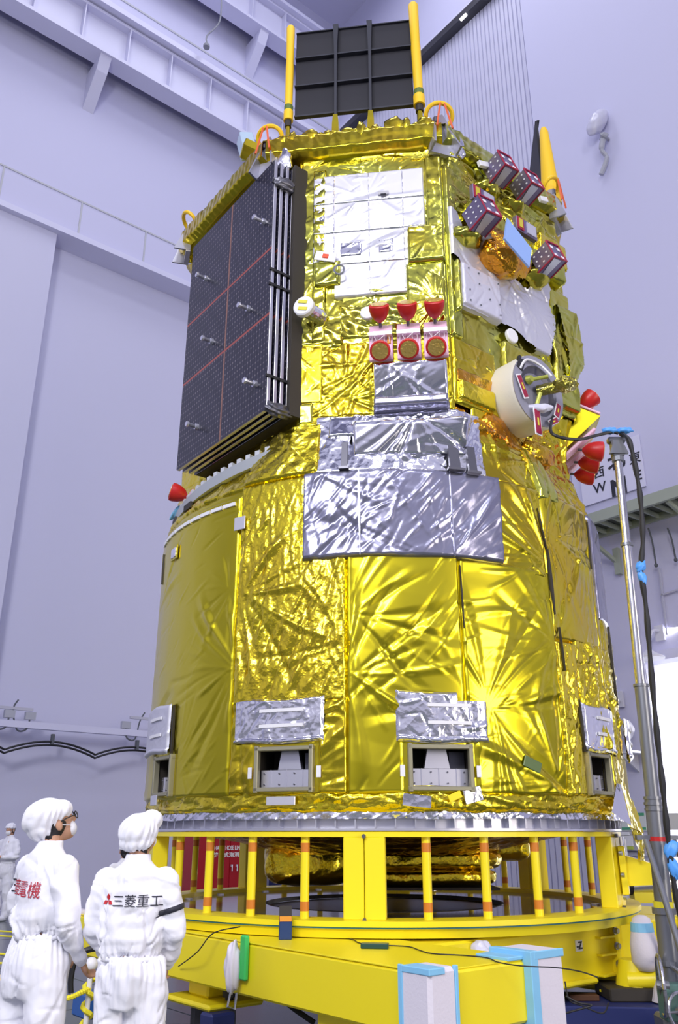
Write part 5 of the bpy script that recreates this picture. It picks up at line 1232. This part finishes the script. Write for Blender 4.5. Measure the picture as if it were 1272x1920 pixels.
def hand(mb, w_, d, side, s=1.):       # w_: wrist point, d: direction of the hand, side: thumb side vector
    d = Vector(d).normalized(); side = Vector(side).normalized(); nn = d.cross(side)
    c = w_+d*.045
    R = Matrix((side, d, nn)).transposed()
    mb.ell(c, (.038, .050, .017), R, 12, 8)
    for i, (o, L) in enumerate(((.027, .062), (.010, .070), (-.008, .066), (-.025, .052))):
        a = w_+d*.078+side*o; b = a+d*L*.45+nn*.012; e = b+d*L*.25+nn*.030
        limb(mb, [a, b, e], [.0095, .009, .0075], 8)
    a = w_+d*.03+side*.03; limb(mb, [a, a+side*.028+d*.025, a+side*.034+d*.052+nn*.01], [.011, .010, .008], 8)
def person(base, heading, H, lab, pose, text=None, cap='bouffant', vox=.009, glasses=False, look=0., looku=0., armband=False, hair=True, waist=1.0, seed=0, group=None):
    s = H/1.70; base = Vector(base)
    root = thing('person', lab, 'person', base, 'people in white coveralls')
    Rz = Matrix.Rotation(heading, 4, 'Z'); X = Matrix.Translation(base) @ Rz @ Matrix.Scale(s, 4)
    def fin(me, name, mat, par=root, l=None):
        me.transform(X); me.update(); smooth(me); return link(name, me, mat, par, l)
    hx, hy, hz = 0, .015, 1.575
    Rh = Matrix.Rotation(look, 3, 'Z') @ Matrix.Rotation(looku, 3, 'X')
    hc = Vector((hx, hy, hz)); hp = lambda x, y, z: hc+Rh @ Vector((x, y, z))
    el, er, wl, wr = pose
    # body: one continuous skin surface
    mb = MB()
    mb.ell(hp(0, -.008, .025), (.075, .092, .088), Rh); mb.ell(hp(0, .032, -.045), (.054, .060, .062), Rh); mb.ell(hp(0, .055, -.085), (.028, .026, .022), Rh)
    mb.ell(hp(0, .092, -.012), (.012, .020, .022), Rh, 10, 8); mb.ell(hp(0, .082, -.052), (.024, .012, .009), Rh, 10, 6); mb.ell(hp(0, .080, .015), (.05, .014, .012), Rh, 10, 6)
    for q in (-1, 1): mb.ell(hp(q*.077, -.005, -.012), (.012, .022, .032), Rh, 10, 8); mb.ell(hp(q*.03, .074, -.002), (.016, .012, .010), Rh, 10, 6)
    limb(mb, [(0, -.015, 1.36), (0, .0, 1.53)], [.058, .054])
    torso(mb, [(.86, .13, .10, 0, 0), (.98, .125, .09, 0, 0), (1.08, .115, .085, 0, 0), (1.25, .14, .09, 0, 0), (1.36, .16, .09, -.01, 0), (1.42, .08, .06, -.01, 0)])
    for q, e_, w_ in ((-1, el, wl), (1, er, wr)):
        limb(mb, [(q*.17, -.01, 1.35), e_, w_], [.042, .032, .026])
        d = (Vector(w_)-Vector(e_)).normalized(); hand(mb, Vector(w_), d, Vector((-q*.8, .3, .5)).cross(d).cross(d)*-1)
        limb(mb, [(q*.09, 0, .86), (q*.10, .015, .47), (q*.10, -.01, .08)], [.075, .055, .040])
        mb.ell((q*.10, .05, .04), (.045, .12, .035))
    me = shells_to_mesh(mb, .0075 if vox < .015 else .012, 2); body = fin(me, 'body', SKIN)
    # blouse
    mb = MB(); W = waist
    torso(mb, [(W-.01, .150, .112, 0, 0), (W+.025, .166, .125, -.005, 0), (W+.08, .180, .135, -.012, 0), (1.2, .182, .130, -.012, 0), (1.31, .190, .120, -.015, 0), (1.38, .165, .104, -.018, 0), (1.425, .100, .080, -.014, 0), (1.452, .072, .070, -.008, 0), (1.485, .070, .068, -.002, 0)])
    for q, e_, w_ in ((-1, el, wl), (1, er, wr)):
        e_ = Vector(e_); w_ = Vector(w_); sh = Vector((q*.160, -.012, 1.350))
        limb(mb, [sh, sh*.45+e_*.55+Vector((q*.01, 0, 0)), e_, e_*.5+w_*.5-ZV*.01, w_-(w_-e_).normalized()*.01], [.070, .064, .060, .052, .038])
    me = shells_to_mesh(mb, vox, 5)
    def df(a):
        an = np.arctan2(a[:, 0], -a[:, 1]); zz = a[:, 2]
        g = .007*np.sin(an*34+np.sin(an*5)*2)*np.exp(-np.abs(zz-W)/.045)
        f = .010*crink(a*np.array([1, 1, .55]), 4.5, 500+seed, 4)*1.5+.010*crink(a, 9, 510+seed, 4)
        S2 = np.stack([an*.19, zz], -1)
        f = f-np.abs(creases(S2, 34, 560+seed, 1.2, .9, .20, .020, .75))-np.abs(creases(S2, 26, 570+seed, .4, .7, .12, .014, .7))+np.abs(creases(S2, 20, 580+seed, -.9, .6, .18, .022, .6))
        return g+f*np.clip((1.44-zz)/.08, .1, 1)
    blouse = fin(displace(me, df), 'coverall_top', SUIT)
    mb = MB(); n = 40
    mb.rings([[Vector(((.156+d+.004*sin(k*5.))*cos(2*PI*k/n), (.118+d)*sin(2*PI*k/n)-.002, z)) for k in range(n)] for z, d in ((W-.02, .001), (W-.010, .003), (W+.002, .001))])
    fin(mb.mesh(), 'elastic_waist', SUIT)
    # trousers
    mb = MB(); torso(mb, [(.74, .165, .125, 0, 0), (.82, .190, .145, 0, 0), (.90, .192, .147, 0, 0), (.96, .178, .135, 0, 0), (W-.005, .150, .112, 0, 0)] if W > .97 else [(.74, .165, .125, 0, 0), (.82, .190, .145, 0, 0), (.88, .190, .145, 0, 0), (W-.005, .150, .112, 0, 0)])
    for q in (-1, 1): limb(mb, [(q*.095, 0, .80), (q*.105, .01, .47), (q*.105, -.005, .11)], [.108, .092, .070])
    me = shells_to_mesh(mb, vox, 5)
    def dt(a):
        an = np.arctan2(a[:, 0], -a[:, 1]); zz = a[:, 2]
        g = .008*np.sin(an*26+np.sin(an*4+seed)*2)*np.exp(-np.abs(zz-W)/.11)
        S2 = np.stack([an*.19, zz], -1); g = g-np.abs(creases(S2, 40, 590+seed, 1.4, .6, .25, .022, .7))-np.abs(creases(S2, 30, 595+seed, .3, .8, .10, .014, .7))
        return g+.032*crink(a*np.array([1, 1, .5]), 3.4, 520+seed, 4)+.010*crink(a, 8, 530+seed, 4)
    fin(displace(me, dt), 'coverall_trousers', SUIT)
    for q in (-1, 1):
        mb = MB(); mb.ell((q*.10, .04, .045), (.055, .14, .05)); mb.ell((q*.10, -.02, .09), (.06, .065, .07)); me = shells_to_mesh(mb, .012, 3); fin(me, 'boot', WHITE)
    # hair, cap, mask
    if hair:
        mb = MB(); mb.ell(hp(0, -.022, .005), (.082, .088, .092), Rh); mb.ell(hp(0, -.055, -.055), (.062, .04, .055), Rh)
        fin(mb.mesh(), 'hair', HAIR)
    mb = MB()
    if cap == 'bouffant':
        mb.ell(hp(0, -.045, .055), (.104, .120, .092), Rh, 40, 26); mb.ell(hp(0, .02, .055), (.088, .085, .060), Rh, 36, 20); mb.ell(hp(0, -.085, .0), (.080, .065, .065), Rh, 30, 18)
        mb.rings([[hp(w_*cos(2*PI*k/12), -.085+w_*.4*sin(2*PI*k/12), z) for k in range(12)] for z, w_ in ((-.02, .07), (-.07, .045), (-.125, .008))])
    elif cap == 'round':
        mb.ell(hp(0, -.015, .045), (.108, .112, .085), Rh, 40, 26); mb.ell(hp(.06, .045, .075), (.058, .055, .055), Rh, 24, 16); mb.ell(hp(0, -.045, .0), (.098, .085, .055), Rh, 30, 18)
    else:
        mb.ell(hp(0, -.012, .055), (.088, .10, .070), Rh, 30, 20); mb.rings([[hp(r*cos(2*PI*k/24), -.005+r*1.12*sin(2*PI*k/24), z) for k in range(24)] for z, r in ((.025, .098), (.05, .092), (.08, .07))])
    me = shells_to_mesh(mb, .007, 4)
    hcs = np.array(hc)
    def dc(a):
        d = a-hcs; an = np.arctan2(d[:, 0], d[:, 1]+.03); return .006*np.sin(an*15+8*d[:, 2]*6+np.sin(an*3)*2)*np.clip((.11-d[:, 2])/.1, .3, 1)+.006*crink(a, 9, 540+seed, 4)
    fin(displace(me, dc), 'cap', SUIT)
    mb = MB(); mb.ell(hp(0, .068, -.055), (.052, .034, .044), Rh, 20, 14); me = shells_to_mesh(mb, .006, 2); fin(me, 'face_mask', MASKM)
    mb = MB().tube([hp(-.055, .06, -.035), hp(-.08, .0, -.01), hp(-.078, -.03, .0)], .003, 5).tube([hp(.055, .06, -.035), hp(.08, .0, -.01), hp(.078, -.03, .0)], .003, 5); fin(mb.mesh(), 'mask_loop', MASKM)
    if glasses:
        mb = MB()
        for q in (-1, 1):
            mb.tube([hp(q*.035+.026*cos(k*PI/6), .108, .005+.019*sin(k*PI/6)) for k in range(13)], .003, 6); mb.tube([hp(q*.062, .106, .01), hp(q*.080, .04, .008), hp(q*.080, -.01, .0)], .003, 6)
        mb.tube([hp(-.01, .108, .01), hp(.01, .108, .01)], .003, 6); fin(mb.mesh(), 'glasses', BLACK)
    if text:
        bv = BVHTree.FromPolygons([v.co.copy() for v in blouse.data.vertices], [tuple(p.vertices) for p in blouse.data.polygons]); org = ORG[blouse.name] if False else base
        XI = X.to_3x3()
        back = (Rz.to_3x3() @ Vector((0, -1, 0))); right = (Rz.to_3x3() @ Vector((1, 0, 0)))
        for (body, cx, cz, size, mat, nm) in text:
            if body == 'LOGO':
                mb = MB(); r = size*.5
                for an in (90, 210, 330):
                    c, ss = cos(rad(an)), sin(rad(an)); px_, pz_ = -ss, c
                    L, w2 = r, r*.5774*.55
                    mb.add([(0, 0, 0), (c*L*.5+px_*w2, ss*L*.5+pz_*w2, 0), (c*L, ss*L, 0), (c*L*.5-px_*w2, ss*L*.5-pz_*w2, 0)], [(0, 1, 2, 3)])
                me = mb.mesh()
            else: me = text_me(body, size, 0, bold=0)
            bm_ = bpy.data.meshes.new('x')
            # subdivide so it can follow the cloth
            import bmesh
            b2 = bmesh.new(); b2.from_mesh(me); bmesh.ops.triangulate(b2, faces=b2.faces)
            for _ in range(4):
                es = [e for e in b2.edges if e.calc_length() > .009]
                if es: bmesh.ops.subdivide_edges(b2, edges=es, cuts=1); bmesh.ops.triangulate(b2, faces=b2.faces)
            for v in b2.verts:
                p = base+(right*(cx+v.co.x)+ZV*(cz+v.co.y))*s
                o_ = p+back*.6-base
                hit = bv.ray_cast(o_, -back, 1.2)
                if hit[0] is not None: v.co = hit[0]+base+back*.0055
                else: v.co = p+back*.15
            b2.to_mesh(me); b2.free(); link(nm, me, mat, blouse)
    if armband:
        e_ = Vector(er); sh = Vector((.160, -.012, 1.350)); c = sh*.42+e_*.58; d = (e_-sh).normalized()
        bv = BVHTree.FromPolygons([v.co.copy() for v in blouse.data.vertices], [tuple(p.vertices) for p in blouse.data.polygons]); u_ = d.cross(Vector((0, 1, 0))).normalized(); v_ = d.cross(u_); X3 = X.to_3x3(); rs = []
        for hh, ex in ((-.014, .001), (-.012, .005), (.012, .005), (.014, .001)):
            ring = []
            for k in range(40):
                dr = (X3 @ (u_*cos(k*PI/20)+v_*sin(k*PI/20))).normalized(); cc = X @ (c+d*hh)-base; h_ = bv.ray_cast(cc+dr*.13, -dr, .13); r_ = (h_[0]-cc).length if h_[0] is not None else .075; ring.append(cc+dr*(min(max(r_, .055), .10)+ex)+base)
            rs.append(ring)
        me = MB().rings(rs, False).mesh(); smooth(me); link('dark_armband', me, TEXTD, root)
    return root
# back of each coverall carries lettering
P1 = Vector((-1.60, 5.0, 0)); P2 = Vector((-1.085, 4.9, 0))
# heading 0 = facing +Y (away from camera)
person(P1, -.62, 1.73, 'person in white coverall with red back lettering and glasses, nearest the left edge', ((-.24, .02, 1.10), (.245, -.03, 1.10), (-.14, .21, .93), (.18, .14, .90)),
       text=[('三', -.165, 1.255, .085, TEXTD, 'lettering'), ('菱', -.085, 1.25, .085, TEXTR, 'lettering'), ('電', -.005, 1.245, .085, TEXTR, 'lettering'), ('機', .08, 1.24, .085, TEXTR, 'lettering')],
       glasses=True, look=-.4, looku=.38, waist=1.03, seed=1)
person(P2, -.05, 1.655, 'person in white coverall with black lettering, red diamond mark and dark armband', ((-.22, .02, 1.10), (.235, .0, 1.10), (-.12, .20, .93), (.14, .20, .91)),
       text=[('LOGO', -.115, 1.255, .07, M('logo_red', (.55, .02, .03), .5), 'diamond_mark'), ('三菱重工', .045, 1.25, .066, TEXTD, 'lettering')], cap='round', look=-.25, looku=.42, armband=True, waist=.98, seed=2)
F1 = at_floor(-2, 1727); F1.z = 0
person(F1, 2.75, 1.74, 'distant person in white coverall and mask standing at the far left by the wall', ((-.24, .03, 1.10), (.24, .03, 1.10), (-.06, .22, 1.10), (.06, .22, 1.10)), cap='plain', vox=.016, look=.25, seed=3)
F2 = Vector((ray(236, 1590)[0]*11.5, 11.5, 0))
person(F2, .5, 1.44, 'distant person in white cap, mostly hidden behind the person with the armband', ((-.24, .03, 1.10), (.24, .03, 1.10), (-.06, .22, 1.10), (.06, .22, 1.10)), cap='plain', vox=.018, seed=4)
